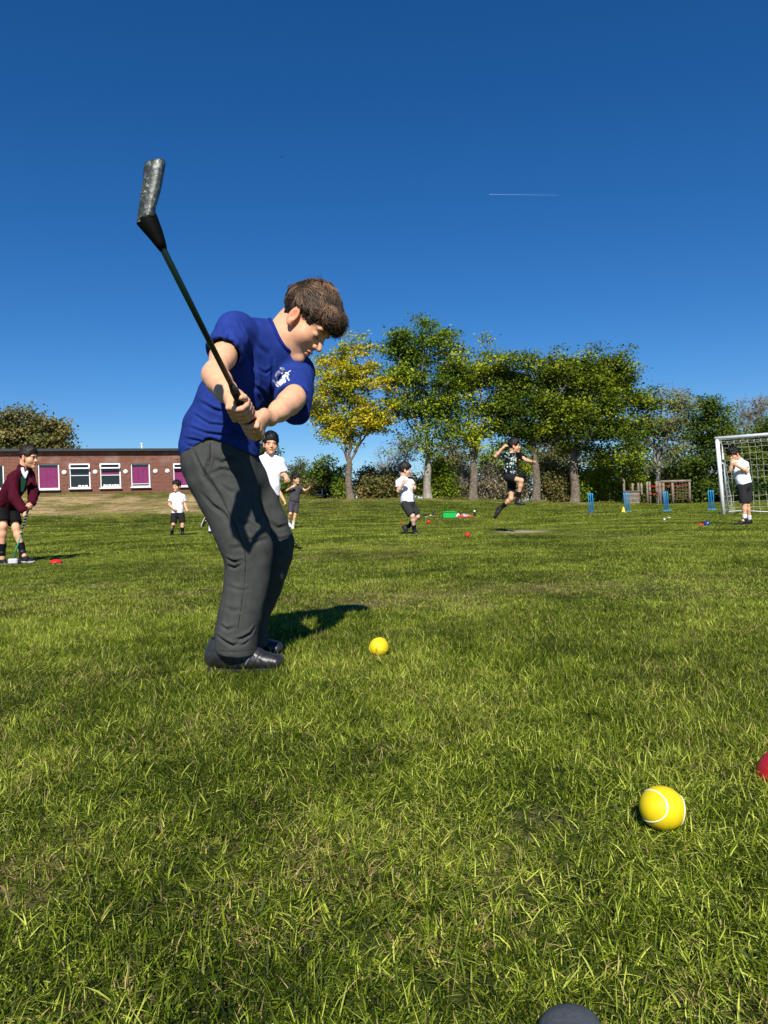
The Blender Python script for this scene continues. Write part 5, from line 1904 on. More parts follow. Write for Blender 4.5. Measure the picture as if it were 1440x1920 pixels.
    rubber = mat('black_rubber', (.012, .012, .013), .6, .3, bump=.2, bscale=160)
    for k, (heel, toe) in enumerate(((pix(405, 1250, 2.215), pix(524, 1250, 2.20)), (pix(428, 1226, 2.42), pix(524, 1226, 2.42)))):
        gx = gz(heel[0], heel[1])
        heel[2] = toe[2] = gx + .044
        d_ = nrm(toe - heel); L_ = np.linalg.norm(toe - heel)
        sd_ = np.cross([0, 0, 1.0], d_)
        at = lambda t, y, z: heel + d_ * (L_ * t) + sd_ * y + np.array([0, 0, z])

        def shoe(P, infl=0.0):
            d = econe(P, at(-.02, 0, .008), at(.45, 0, .004), sd_, (.031, .040), (.035, .038))
            d = smin(d, econe(P, at(.4, 0, .0), at(.95, .002, -.014), sd_, (.036, .036), (.034, .022)), .03)
            d = smin(d, rcone(P, at(.09, 0, .02), at(.08, 0, .046), .034, .033), .02)
            d = smin(d, rcone(P, at(.22, 0, .036), at(.66, 0, .008), .028, .018), .014)      # tongue and laces ridge
            d = smax(d, -plane(P, at(0, 0, -.030), (0, 0, 1)), .004)
            d = smax(d, -rcone(P, at(.09, 0, .056), at(.08, 0, .12), .026, .034), .004)
            q = (P - heel)
            seam = np.abs(q @ d_ - L_ * .70 + (q[:, 2]) * .9)
            return d + .0014 * np.exp(-(seam / .0035) ** 2) + .0008 * vnoise(P, 70) - infl

        def sole(P):
            d = smin(econe(P, at(-.03, 0, -.034), at(.4, 0, -.036), sd_, (.031, .022), (.031, .022)), econe(P, at(.4, 0, -.036), at(.94, .002, -.036), sd_, (.031, .022), (.030, .022)), .02)
            d = smax(d, plane(P, at(0, 0, -.030), (0, 0, 1)), .003)
            d = smax(d, -plane(P, at(0, 0, -.046), (0, 0, 1)), .003)
            return d
        so_ = surf('shoe', shoe, heel - .12, toe + .14, .003, leather, T)
        surf('sole', sole, heel - .12, toe + .12, .003, rubber, so_)
        # three raised side bands and laces
        sb = BVHTree.FromPolygons([tuple(v.co) for v in so_.data.vertices], [tuple(p.vertices) for p in so_.data.polygons])
        pale = mat('grey_leather', (.16, .16, .165), .45, .5)
        off = np.array(so_.location) + np.array(T.location)
        for j in range(3):
            bm_ = MB(); pts = []
            for t in np.linspace(0, 1, 7):
                p = at(.40 + .11 * j + .12 * t, -.09, -.018 + .040 * t)
                hit = sb.ray_cast(Vector(p - off), Vector(sd_))
                if hit[0] is not None: pts.append(np.array(hit[0]) + off - sd_ * .0005)
            if len(pts) > 2:
                bm_.tube(pts, .0026, 6)
                bm_.build('side_stripe', pale if j == 1 else leather, so_, smooth=True)
        for j in range(4):
            lm2 = MB()
            c = at(.36 + .075 * j, 0, .066 - .0105 * j)
            lm2.tube([c - sd_ * .019 - np.array([0, 0, .008]), c + np.array([0, 0, .001]), c + sd_ * .019 - np.array([0, 0, .008])], .0026, 6)
            lm2.build('lace', rubber, so_, smooth=True)

    # ---- the club
    build_club(butt, hosel, ax)
    return T


def build_crest(bvh, parent):
    white = mat('white_print', (.72, .74, .78), .8, .1)
    o = pix(529, 712, 2.0)
    d = nrm(o - CAM)
    h = bvh.ray_cast(Vector(CAM), Vector(d))
    if h[0] is None: return
    n = nrm(np.array(h[1]) * .2 - d * .8); c = np.array(h[0])
    up = nrm(pix(528, 690, 2.0) - pix(529, 735, 2.0)); up = nrm(up - n * (up @ n)); rt = np.cross(up, n)
    S = .036                                         # half height of the crest

    def strip(mb, pts, w):
        """flat band along 2d points, laid on the cloth"""
        pts = np.asarray(pts, float)
        fine = np.concatenate([pts[i] + (pts[i + 1] - pts[i]) * np.linspace(0, 1, 5)[:-1, None] for i in range(len(pts) - 1)] + [pts[-1:]])
        t = np.gradient(fine, axis=0); t /= np.linalg.norm(t, axis=1)[:, None] + 1e-9
        s = np.stack([-t[:, 1], t[:, 0]], -1) * w / 2
        V = []
        for q in np.concatenate([fine - s, fine + s]):
            p = c + rt * q[0] * S + up * q[1] * S
            hit = bvh.ray_cast(Vector(p + n * .03), Vector(-n), .08)
            V.append((np.array(hit[0]) if hit[0] is not None else p) + n * .0012)
        m = len(fine)
        mb.add(V, [[k, k + 1, m + k + 1, m + k] for k in range(m - 1)])
    mb = MB()
    circ = lambda cx, cy, r, a0, a1, k=16: [(cx + r * math.cos(R_(a)), cy + r * math.sin(R_(a))) for a in np.linspace(a0, a1, k)]
    strip(mb, circ(0, .22, .56, 20, 300, 22), .13)                  # ring
    strip(mb, [(.0, .75), (.0, 1.05)], .12); strip(mb, [(-.14, 1.0), (0, .86), (.14, 1.02)], .09)
    strip(mb, [(.38, .70), (.62, .95)], .10)
    strip(mb, [(.12, .60), (.10, .25), (.16, -.1), (.02, -.45)], .30)  # standing figure
    strip(mb, [(.22, .45), (.45, .28), (.50, -.02)], .14)
    strip(mb, [(.0, .05), (-.25, -.15)], .22)
    strip(mb, [(.3, -.1), (.34, -.45), (.2, -.7)], .16)
    strip(mb, [(-.30, -.12), (-.10, -.35), (.12, -.42)], .30)
    strip(mb, [(-.78, .0), (-.62, -.28), (-.36, -.58), (-.05, -.80), (.10, -1.0)], .10)  # ribbon
    strip(mb, [(-.60, .10), (-.44, -.16), (-.2, -.42), (.12, -.62)], .07)
    for k in range(8):                               # small letters on the ribbon
        t = k / 7
        x, y = -.68 + .72 * t, -.06 - .70 * t
        strip(mb, [(x - .05, y - .02), (x + .05, y + .10)], .07)
    strip(mb, [(.58, .0), (.66, -.22)], .12)
    mb.build('crest', white, parent)


def build_club(butt, hosel, ax):
    T = empty('golf_club', butt, 'dark green plastic golf club raised in the hands of the boy in blue', 'golf club')
    green = mat('club_green', (.004, .018, .010), .35, .5)
    black = mat('club_grip', (.010, .010, .010), .6, .3, bump=.4, bscale=300)
    headm = bpy.data.materials.new('club_head_scuffed'); headm.use_nodes = True
    nt = headm.node_tree; N, L = nt.nodes, nt.links
    p = N['Principled BSDF']; p.inputs['Roughness'].default_value = .42
    tc = N.new('ShaderNodeTexCoord')
    n1 = N.new('ShaderNodeTexNoise'); n1.inputs['Scale'].default_value = 34; n1.inputs['Detail'].default_value = 8; n1.inputs['Roughness'].default_value = .75
    L.new(tc.outputs['Object'], n1.inputs['Vector'])
    n2 = N.new('ShaderNodeTexNoise'); n2.inputs['Scale'].default_value = 150; n2.inputs['Detail'].default_value = 6
    L.new(tc.outputs['Object'], n2.inputs['Vector'])
    ml = N.new('ShaderNodeMath'); ml.operation = 'MULTIPLY'; L.new(n1.outputs[0], ml.inputs[0]); L.new(n2.outputs[0], ml.inputs[1])
    cr = N.new('ShaderNodeValToRGB'); e = cr.color_ramp.elements
    e[0].position, e[0].color = .20, (.022, .027, .023, 1)
    e[1].position, e[1].color = .43, (.34, .36, .32, 1)
    q = e.new(.31); q.color = (.052, .062, .052, 1)
    L.new(ml.outputs[0], cr.inputs[0]); L.new(cr.outputs[0], p.inputs['Base Color'])
    b = N.new('ShaderNodeBump'); b.inputs['Strength'].default_value = .25; b.inputs['Distance'].default_value = .004
    L.new(n2.outputs[0], b.inputs['Height']); L.new(b.outputs[0], p.inputs['Normal'])

    s = MB(); s.tube([butt + ax * .15, hosel + ax * .004], .0068, 12); s.build('shaft', green, T, smooth=True)
    g = MB()
    pts = [butt - ax * .012, butt + ax * .02, butt + ax * .195, butt + ax * .2]
    g.tube(pts, [.013, .0130, .0105, .009], 14)
    for k in range(9): g.tube([butt + ax * (.165 + k * .0035), butt + ax * (.167 + k * .0035)], .0112, 14)
    g.build('grip', black, T, smooth=True)
    c = MB(); c.tube([butt + ax * .196, butt + ax * .204, butt + ax * .222], [.0115, .0098, .0074], 14); c.build('ferrule', mat('ferrule', (.03, .032, .03), .4, .5), T, smooth=True)
    # head: neck cone from the hosel to the heel, then the scuffed blade, outline from the photograph's own proportions
    z = np.linalg.norm((hosel - CAM) @ F_)
    zz = lambda px, py, dz=0.0: pix(px, py, z + dz)
    fwd = F_ * 1.0
    dark = mat('club_neck', (.0025, .003, .0025), .7, .06)
    nk = MB()
    # neck: flattened cone
    rings = [(306, 468, 7.5, .011), (301, 457, 10.5, .013), (291, 438, 15.2, .016), (282, 423, 18.5, .018), (275, 411, 21, .018)]
    V = []; n = 20
    axu = nrm(zz(275, 411) - zz(306, 468)); sdv = nrm(np.cross(F_, axu))
    for px, py, hw, rd in rings:
        o = zz(px, py)
        for k in range(n):
            a = 2 * math.pi * k / n
            V.append(o + sdv * math.cos(a) * hw / FPX * z + F_ * math.sin(a) * rd)
    m = len(rings)
    Qd = [[i * n + k, i * n + (k + 1) % n, (i + 1) * n + (k + 1) % n, (i + 1) * n + k] for i in range(m - 1) for k in range(n)]
    V += [zz(*rings[0][:2]), zz(*rings[-1][:2])]
    nk.add(V, Qd, [[(k + 1) % n, k, m * n] for k in range(n)] + [[(m - 1) * n + k, (m - 1) * n + (k + 1) % n, m * n + 1] for k in range(n)])
    nk.build('neck', dark, T, smooth=True)
    # blade: rows from heel to toe; each row left edge / right edge in the photograph, bulging towards the camera, thick behind
    rows = [(256, 418, 293, 402), (257, 408, 292, 399), (259, 395, 291.5, 394), (261, 380, 294, 384), (264, 360, 300, 364), (266, 352, 303, 352), (268, 338, 306, 335),
            (268, 325, 309, 318), (270, 310, 310.5, 306), (273, 303.5, 308, 298), (284, 299, 303, 296.5)]
    bl = MB(); n = 9
    V = []
    for j, (x0, y0, x1, y1) in enumerate(rows):
        for k in range(n):
            t = k / (n - 1)
            bow = -.006 * math.sin(math.pi * t) * (1 if j not in (0,) else .3)
            lip = .012 * max(0, t - .86) / .14
            V.append(zz(x0 + (x1 - x0) * t, y0 + (y1 - y0) * t, -.014 + bow + lip + .010 * j / 10))
    for j, (x0, y0, x1, y1) in enumerate(rows):
        for k in range(n):
            t = k / (n - 1)
            V.append(zz(x0 + (x1 - x0) * t, y0 + (y1 - y0) * t, .020 + .01 * math.sin(math.pi * t)))
    m = len(rows); o = m * n
    Qd = []
    for j in range(m - 1):
        for k in range(n - 1):
            a = j * n + k
            Qd.append([a, a + 1, a + n + 1, a + n]); Qd.append([o + a, o + a + n, o + a + n + 1, o + a + 1])
        a = j * n; Qd.append([a, a + n, o + a + n, o + a])
        a = j * n + n - 1; Qd.append([a, o + a, o + a + n, a + n])
    for k in range(n - 1):
        Qd.append([k, o + k, o + k + 1, k + 1]); a = (m - 1) * n + k; Qd.append([a, a + 1, o + a + 1, o + a])
    bl.add(V, Qd)
    ob = bl.build('blade', headm, T, smooth=True)
    bv = ob.modifiers.new('bevel', 'BEVEL'); bv.width = .0028; bv.segments = 2; bv.limit_method = 'ANGLE'; bv.angle_limit = R_(40)
    return T


build_golfer()


# ------------------------------------------------------------------ the other children
def build_kid(label, z, J, f, u=None, skin='tan', top=(.75, .77, .80), topname='polo_shirt', bottom=(.03, .031, .033), bottomname='shorts',
              sock=(.01, .01, .012), shoe=(.01, .01, .011), sole=(.015, .015, .016), sockh=.10, hair=(.010, .008, .007), s=1.0, hs=1.0, sleeve=.62, leglen=.75,
              hands=('r', 'r'), collar=True, longtop=0.0, extras=None, hairkw=None, vox=.0062, width=.93, topmat=None, shirtend=None, pn=None, mouth=0.0, sleevew=1.0):
    """J: joints as photograph pixels with a depth offset: head (between the ears), nb (neck base), sR, sL, eR, eL, wR, wL, tR, tL (finger tips),
    pv (pelvis), hR, hL, kR, kL, aR, aL (ankles), qR, qL (heels), oR, oL (toes)"""
    j = {k: pix(v[0], v[1], z + (v[2] if len(v) > 2 else 0)) for k, v in J.items()}
    A = frame(f, u if u is not None else (0, 0, 1))
    o = j['head']
    feet = min(j['oR'][2], j['oL'][2])
    mid = (j['aR'] + j['aL']) / 2
    T = empty('person', (j['pv'][0], j['pv'][1], gz(j['pv'][0], j['pv'][1])), label, 'person')
    nb, pv = j['nb'], j['pv']
    ch = (j['sR'] + j['sL']) / 2
    sd_ = nrm(j['sL'] - j['sR'])
    hip_sd = nrm(j['hL'] - j['hR'])
    down = nrm(pv - ch)
    fm = lambda a, b, t: a * (1 - t) + b * t

    def body(P):
        d = head_sdf(P, o, A, hs, mouth=mouth)
        d = smin(d, rcone(P, o + A.T @ (np.array([0, -.030, -.03]) * hs), nb, .043 * s, .046 * s), .025)
        d = smin(d, rcone(P, nb, pv, .05 * s, .06 * s), .03)
        d = smin(d, rcone(P, j['sR'], j['sL'], .032 * s, .032 * s), .03)
        for X in 'RL':
            sh, el, wr = j['s' + X], j['e' + X], j['w' + X]
            d = smin(d, chain(P, [sh, el, fm(el, wr, .3), wr], [.032 * s, .0275 * s, .0285 * s, .0190 * s], .015), .015)
            mode = hands[0 if X == 'R' else 1]
            hp = (pn or {}).get(X)
            if hp is None: hp = nrm(ch - wr) + np.array([0, 0, -.3])
            d = smin(d, open_hand(P, wr, j['t' + X] - wr, hp, .92 * s, curl=42 if mode == 'r' else 22, fist=(mode == 'f'), thumb=1 if X == 'R' else -1), .01)
            hi, kn, an = j['h' + X], j['k' + X], j['a' + X]
            leg = chain(P, [hi, kn, fm(kn, an, .3), an], [.057 * s, .038 * s, .038 * s, .0245 * s], .02)
            d = smin(d, leg, .02)
            d = smin(d, rcone(P, an, fm(j['q' + X], j['o' + X], .45), .028 * s, .026 * s), .02)
        return d
    allp = np.array(list(j.values()))
    lo, hi = allp.min(0) - .16 * s, allp.max(0) + .16 * s
    bd = surf('body', body, lo, hi, vox, SKIN[skin], T, cols=lambda V: head_cols(V, o, A, hs, brow=tuple(c * 2 for c in hair), lip=(.80, .52, .48)), smooth=1)

    # shirt
    end = pv + down * longtop if shirtend is None else shirtend
    w = width

    def shirt(P):
        c1 = fm(ch, end, .30); c2 = fm(ch, end, .75)
        d = interp_chain(P, [(ch + down * .03 * s, sd_, .120 * s * w, .082 * s), (c1, sd_, .140 * s * w, .098 * s * w), (c2, nrm(sd_ + hip_sd), .134 * s * w, .102 * s * w), (end, nrm(sd_ * .5 + hip_sd), .142 * s * w, .112 * s * w)], .03)
        d = smin(d, chain(P, [j['sR'], fm(nb, ch, .15), j['sL']], [.050 * s, .056 * s, .050 * s]), .035)
        for X in 'RL':
            sh, el, wr = j['s' + X], j['e' + X], j['w' + X]
            if sleeve <= 1:
                q = fm(sh, el, sleeve); dd = nrm(el - sh)
                sl = rcone(P, sh, q + dd * .03, .046 * s, .055 * s * sleevew)
                sl = smax(sl, plane(P, q, dd), .004)
                sl = smax(sl, -rcone(P, q - dd * .02, q + dd * .05, .039 * s * sleevew, .049 * s * sleevew), .003)
            else:
                sl = chain(P, [sh, el, fm(el, wr, .93)], [.055 * s, .054 * s, .042 * s], .02)
            d = smin(d, sl, .03)
        d = smax(d, plane(P, end, down), .006)
        d = smax(d, -rcone(P, end - down * .02, end + down * .06, .085 * s * w, .105 * s * w), .005)
        d = d + .0065 * vnoise(P * np.array([1, 1, .6]) + P[:, [2, 0, 1]] * .4, 15 / s) + .0038 * vnoise(P * np.array([1.3, 1.3, .7]), 34 / s)
        nd = nrm(o - nb)
        d = smax(d, -np.maximum(rcone(P, nb - nd * .01, nb + nd * .15, .047 * s, .07 * s), -plane(P, nb - nd * .02, nd)), .005)
        return d
    tm = topmat or mat('cloth_%s_%d' % (topname, int(top[0] * 997 + top[1] * 97 + top[2] * 9)), top, .85, .12, var=.05, vscale=60, bump=.1, bscale=300)
    so = surf(topname, shirt, lo, hi, vox, tm, T, smooth=1)
    if collar:
        nd = nrm(o - nb)

        def col_(P):
            # folded collar: a ring open at the throat with two flat points
            q = P - nb
            h = q @ nd
            rr = np.linalg.norm(q - h[:, None] * nd, axis=1)
            d = np.maximum(np.abs(rr - (.060 * s - .2 * h)) - .007 * s, np.abs(h - .022 * s) - .026 * s)
            fr = (q @ A[1]) - .9 * np.abs(q @ A[0]) - .004 * s
            d = smax(d, np.where(fr > 0, fr, fr), .004)
            for sx in (-1, 1):
                a = nb + nd * .022 * s + A[1] * .052 * s + A[0] * sx * .022 * s
                b = nb - nd * .022 * s + A[1] * .086 * s + A[0] * sx * .048 * s
                d = np.minimum(d, econe(P, a, b, A[0], (.020 * s, .008 * s), (.012 * s, .006 * s)))
            return d
        surf('collar', col_, nb - .12 * s, nb + .12 * s, .004, tm, so, smooth=1)

    # shorts or trousers
    bm_ = mat('cloth_%s_%d' % (bottomname, int(bottom[0] * 997 + bottom[1] * 97)), bottom, .85, .15, var=.06, vscale=60, bump=.1, bscale=300)
    hc = (j['hR'] + j['hL']) / 2

    def shorts(P):
        d = econe(P, fm(hc, end, .95) - down * .02 * s, hc, hip_sd, (.120 * s * w, .092 * s * w), (.125 * s * w, .100 * s * w))
        for X in 'RL':
            hi_, kn, an = j['h' + X], j['k' + X], j['a' + X]
            e = fm(hi_, kn, min(leglen, 1.0)) if leglen <= 1 else fm(kn, an, leglen - 1)
            dd = nrm(e - (hi_ if leglen <= 1 else kn))
            pts, rd = ([hi_, e + dd * .02], [.076 * s, .072 * s]) if leglen <= 1 else ([hi_, kn, e + dd * .02], [.080 * s, .066 * s, .058 * s])
            L = chain(P, pts, rd, .015)
            L = smax(L, plane(P, e, dd), .004)
            L = smax(L, -rcone(P, e - dd * .02, e + dd * .06, .054 * s if leglen <= 1 else .044 * s, .067 * s), .003)
            d = smin(d, L, .02)
        return d + .0035 * vnoise(P * np.array([1, 1, .6]), 15 / s)
    surf(bottomname, shorts, lo, hi, vox, bm_, T, smooth=1)

    # socks and shoes
    sm_ = mat('sock_%d' % int(sock[0] * 1000), sock, .9, .1)
    hm_ = mat('shoe_%d' % int(shoe[0] * 1000), shoe, .5, .4, var=.2, vscale=40)
    lm_ = mat('sole_%d' % int(sole[0] * 1000), sole, .7, .2)
    for X in 'RL':
        kn, an, qh, ot = j['k' + X], j['a' + X], j['q' + X], j['o' + X]
        if sockh > 0:
            top_ = an + nrm(kn - an) * sockh
            l = np.linalg.norm(kn - an); t = min(1, sockh / l)
            r1 = .029 + (.038 - .029) * min(1, t / .6)
            m_ = MB(); pts = [fm(an, top_, q) for q in (-.45, 0, .3, .6, .9, 1.0)]
            m_.tube(pts, [(.0325 + (r1 - .027) * min(1, max(0, q) * 1.5)) * s * (1.05 if q > .95 else 1) for q in (-.45, 0, .3, .6, .9, 1.0)], 14)
            m_.build('sock', sm_, T, smooth=True)
        d_ = nrm(ot - qh); L_ = np.linalg.norm(ot - qh)
        upf = nrm((an - qh) - d_ * ((an - qh) @ d_)); sdd = np.cross(upf, d_)

        def shoe_f(P):
            d = econe(P, qh + d_ * .028 * s + upf * .030 * s, qh + d_ * L_ * .45 + upf * .028 * s, sdd, (.033 * s, .034 * s), (.037 * s, .034 * s))
            d = smin(d, econe(P, qh + d_ * L_ * .45 + upf * .026 * s, ot - d_ * .028 * s + upf * .018 * s, sdd, (.037 * s, .032 * s), (.033 * s, .022 * s)), .02)
            d = smin(d, rcone(P, qh + d_ * .045 * s + upf * .035 * s, an + (an - kn) * 0 + nrm(an - kn) * .012, .036 * s, .037 * s), .02)
            d = smax(d, -plane(P, qh + upf * .012 * s, upf), .004)
            return d

        def sole_f(P):
            d = smin(econe(P, qh + d_ * .026 * s + upf * .008 * s, qh + d_ * L_ * .5 + upf * .008 * s, sdd, (.036 * s, .03), (.038 * s, .03)), econe(P, qh + d_ * L_ * .5 + upf * .008 * s, ot - d_ * .026 * s + upf * .010 * s, sdd, (.038 * s, .03), (.034 * s, .03)), .02)
            d = smax(d, plane(P, qh + upf * .017 * s, upf), .003)
            return smax(d, -plane(P, qh - upf * .004 * s, upf), .003)
        b0 = np.minimum(qh, np.minimum(ot, an)) - .08; b1 = np.maximum(qh, np.maximum(ot, an)) + .08
        sh_ = surf('shoe', shoe_f, b0, b1, .005, hm_, T, smooth=1)
        surf('sole', sole_f, b0, b1, .005, lm_, sh_, smooth=1)

    # hair
    hk = dict(thick=.012, hairline=.050, nape=-.045, nz=.005)
    hk.update(hairkw or {})
    hmn = mat('hair_%d_%d' % (int(hair[0] * 1000), int(hair[1] * 1000)), hair, .5, .4, var=.3, vscale=60, bump=.35, bscale=70)
    ho = surf('hair', lambda P: hair_sdf(P, o, A, hs, **hk), o - .2, o + .2, .0045, hmn, T, smooth=1)
    kid_strands(ho, T, o, A, hs, hmn, int(z * 100))
    if extras: extras(T, j, A, so, bd)
    return T


def kid_strands(ho, T, o, A, hs, m, seed):
    me = ho.data; n = len(me.vertices)
    V = np.empty(n * 3, dtype=np.float32); me.vertices.foreach_get('co', V); V = V.reshape(-1, 3).astype(float)
    Q = np.empty(len(me.polygons) * 4, dtype=np.int32); me.polygons.foreach_get('vertices', Q); Q = Q.reshape(-1, 4)
    N = vnormals(V, Q)
    bvh = BVHTree.FromPolygons([tuple(v) for v in V], [tuple(int(i) for i in q) for q in Q])
    r = np.random.default_rng(seed)
    L = (V - o) @ A.T / hs
    ok = np.where((L[:, 2] > -.04))[0]
    SV, SQ, ns = [], [], 4
    whorl = np.array([.01, -.06, .11])
    cw = vnoise(L + 1.7, 45)
    for c_, vi in enumerate(r.choice(ok, 1300)):
        p, nn, l = V[vi], N[vi], L[vi]
        fl = nrm(l - whorl + r.normal(0, .012, 3))
        if l[2] < .03: fl = nrm(fl + np.array([0, 0, -.9]))
        d = A.T @ fl
        ln = (r.uniform(.02, .045) if l[2] > .04 else r.uniform(.008, .02)) * hs
        lift = r.uniform(0, .007); free = l[1] > .05 and r.random() < .6
        pts = [p - nn * .001]
        for k in range(ns):
            d = nrm(d - nn * (d @ nn) + np.cross(nn, d) * cw[vi] * .35)
            c = pts[-1] + d * ln / ns
            t = (k + 1) / ns
            if not (free and t > .45):
                loc, no, _, _ = bvh.find_nearest(Vector(c)); nn = np.array(no)
                c = np.array(loc) + nn * (.0008 + lift * t)
            pts.append(c)
        pts = np.array(pts)
        sv = np.cross(np.gradient(pts, axis=0), N[vi]); sv /= np.linalg.norm(sv, axis=1)[:, None] + 1e-9
        w = r.uniform(.0011, .0022) * np.array([.8, 1, 1, .7, .12])[:, None]
        b = len(SV) * 3 * (ns + 1); mm = ns + 1
        SV.append(np.concatenate([pts - sv * w, pts + N[vi] * w * .7, pts + sv * w]))
        for k in range(ns):
            SQ.append([b + k, b + k + 1, b + mm + k + 1, b + mm + k]); SQ.append([b + mm + k, b + mm + k + 1, b + 2 * mm + k + 1, b + 2 * mm + k])
    s_ = bpy.data.objects.new('hair_strands', mesh_data('hair_strands', np.concatenate(SV), [np.array(SQ)], True, [m]))
    COL.objects.link(s_); s_.parent = ho; s_['kind'] = 'stuff'


def dir_(yaw, pitch=0):
    """yaw 0 = to the right of the picture, 90 = towards the camera, 180 = left"""
    y, p = R_(yaw), R_(pitch)
    return np.array([math.cos(y) * math.cos(p), -math.sin(y) * math.cos(p), math.sin(p)])


WHITE = (.80, .81, .84)


def build_kids():
    # boy in a maroon jacket bending over a putter, left edge
    def putter(T, j, A, so, bd):
        # green jumper and white collar in the open front
        nb = j['nb']
        m_ = MB()
        a = pix(48.5, 893, 7.50); b = pix(44, 922, 7.42)
        fr = nrm(F_ * -1)
        rt = nrm(np.cross(b - a, fr))
        V = [a - rt * .035, a + rt * .040, b + rt * .012, b - rt * .014]
        V = np.array(V + [v - fr * .03 for v in V]) + fr * .03
        m_.add(V, [[0, 1, 2, 3], [4, 7, 6, 5], [0, 4, 5, 1], [1, 5, 6, 2], [2, 6, 7, 3], [3, 7, 4, 0]])
        m_.build('jumper', mat('green_jumper', (.006, .030, .018), .9, .1), so)
        m_ = MB()
        for p0, p1, w_ in (((42, 878), (47, 897), .017), ((51, 884), (48, 897), .014)):
            p, q = pix(*p0, 7.44), pix(*p1, 7.40)
            m_.tube([p, (p + q) / 2 + fr * .005, q], [w_, w_ * .9, .005], 8)
        m_.build('collar', mat('cloth_white_collar', (.75, .80, .80), .8, .1), so, smooth=True)
    dz = 7.62
    build_kid('boy in a maroon jacket and black shorts bending over a putter', dz,
              dict(head=(52, 858), nb=(44, 880, .02), sR=(24, 897, -.13), sL=(54, 889, .12), eR=(27, 934, -.22), eL=(63, 923, -.02), wR=(44, 957, -.24), wL=(60, 944, -.20),
                   tR=(51, 972, -.26), tL=(54, 958, -.27), pv=(10, 946, .08), hR=(1, 952, .03), hL=(19, 952, .14), kR=(6, 987, -.04), kL=(30, 990, .06), aR=(4, 1034), aL=(42, 1033, .06),
                   qR=(0, 1057, .10), qL=(39, 1053, .10), oR=(12, 1060, -.08), oL=(62, 1055, -.02)),
              dir_(8, -8), skin='fair', top=(.060, .004, .012), topname='jacket', bottom=(.006, .006, .007), sleeve=2, collar=True, hands=('f', 'f'),
              hair=(.020, .013, .009), hairkw=dict(thick=.007, nz=.002, hairline=.055), sole=(.5, .5, .5), sockh=.09, extras=putter, vox=.005, s=1.03, longtop=.05, leglen=.78)
    build_putter()
    # small boy in a white polo in front of the school
    z = 15.0
    build_kid('small boy in white polo and dark shorts walking in front of the brick school', z,
              dict(head=(332, 912), nb=(332.5, 925.5, .03), sR=(322.5, 929.5), sL=(343, 931, .03), eR=(317.5, 946, -.02), eL=(347, 946, .02), wR=(326, 955, -.14), wL=(350, 956, -.03),
                   tR=(332, 961, -.19), tL=(354, 960.5, -.08), pv=(333, 962), hR=(327, 965), hL=(340, 965), kR=(325, 983, -.06), kL=(342, 983, -.04), aR=(322.5, 998.5, .14), aL=(342, 997.5, -.02),
                   qR=(322.5, 1001, .20), qL=(341, 1003.5, .05), oR=(320, 1004, .04), oL=(348, 1005, -.12)),
              dir_(115, -3), skin='fair', top=WHITE, hair=(.012, .008, .006), s=.92, hs=.98, vox=.0065, leglen=.85, bottom=(.016, .016, .017))
    # runner almost hidden behind the golfer's legs
    z = 15.5
    build_kid('running child in white knee socks half hidden behind the golfer\'s grey trousers', z,
              dict(head=(417, 898), nb=(415, 911), sR=(404, 915), sL=(425, 915), eR=(400, 932, .05), eL=(430, 930, .05), wR=(404, 945, -.08), wL=(424, 943, -.1), tR=(409, 949, -.15), tL=(419, 947, -.15),
                   pv=(410, 945), hR=(404, 949), hL=(416, 949), kR=(395.5, 976, .0), kL=(404, 972, -.02), aR=(393.5, 996, .02), aL=(389.5, 974, .20), qR=(395, 1001, .05), qL=(386, 970, .27), oR=(391, 1004, -.10), oL=(378, 988, .22)),
              dir_(100), skin='fair', top=WHITE, sock=(.75, .75, .76), sockh=.24, sole=(.7, .7, .7), vox=.008, s=.95)
    # child in a white shirt with dark tied-back hair
    z = 7.5
    build_kid('child in an untucked white shirt with black tied back hair running behind the golfer', z,
              dict(head=(507.5, 833), nb=(506, 857, .05), sR=(487, 866, .05), sL=(525, 866), eR=(478, 893, .08), eL=(531, 891, .02), wR=(484, 905, -.15), wL=(537, 893, -.17), tR=(492, 912, -.25), tL=(546, 904, -.27),
                   pv=(501, 925), hR=(494, 932), hL=(510, 932), kR=(492, 975, -.1), kL=(505, 980, -.2), aR=(490, 1012, .2), aL=(500, 1025), qR=(489, 1020, .25), qL=(499, 1034, .06), oR=(489, 1028, .1), oL=(502, 1036, -.14)),
              dir_(75, -4), (.06, 0, 1), skin='fair', top=WHITE, hair=(.006, .005, .005), hairkw=dict(thick=.013, hairline=.045, nape=-.06, long=True), s=1.0, hs=.97, vox=.005, sleeve=.72, longtop=.02, mouth=.003, sleevew=1.1)
    # second child behind that one: one arm shows
    z = 10.6
    build_kid('child in white polo mostly hidden behind the one in the untucked white shirt', z,
              dict(head=(497, 876), nb=(497, 894), sR=(482, 900), sL=(512, 900), eR=(474, 922), eL=(523, 922, -.02), wR=(478, 938, -.1), wL=(533, 939, -.06), tR=(482, 948, -.15), tL=(539, 950, -.1),
                   pv=(496, 942), hR=(488, 946), hL=(503, 946), kR=(487, 977), kL=(503, 977, -.1), aR=(486, 1006), aL=(500, 1004, .1), qR=(486, 1013, .05), qL=(500, 1012, .15), oR=(484, 1016, -.1), oL=(502, 1014, -.05)),
              dir_(85), skin='fair', top=WHITE, sock=(.75, .75, .76), sockh=.2, vox=.0075, s=.98, sleeve=.8)
    # grey t-shirt, laughing
    z = 17.4
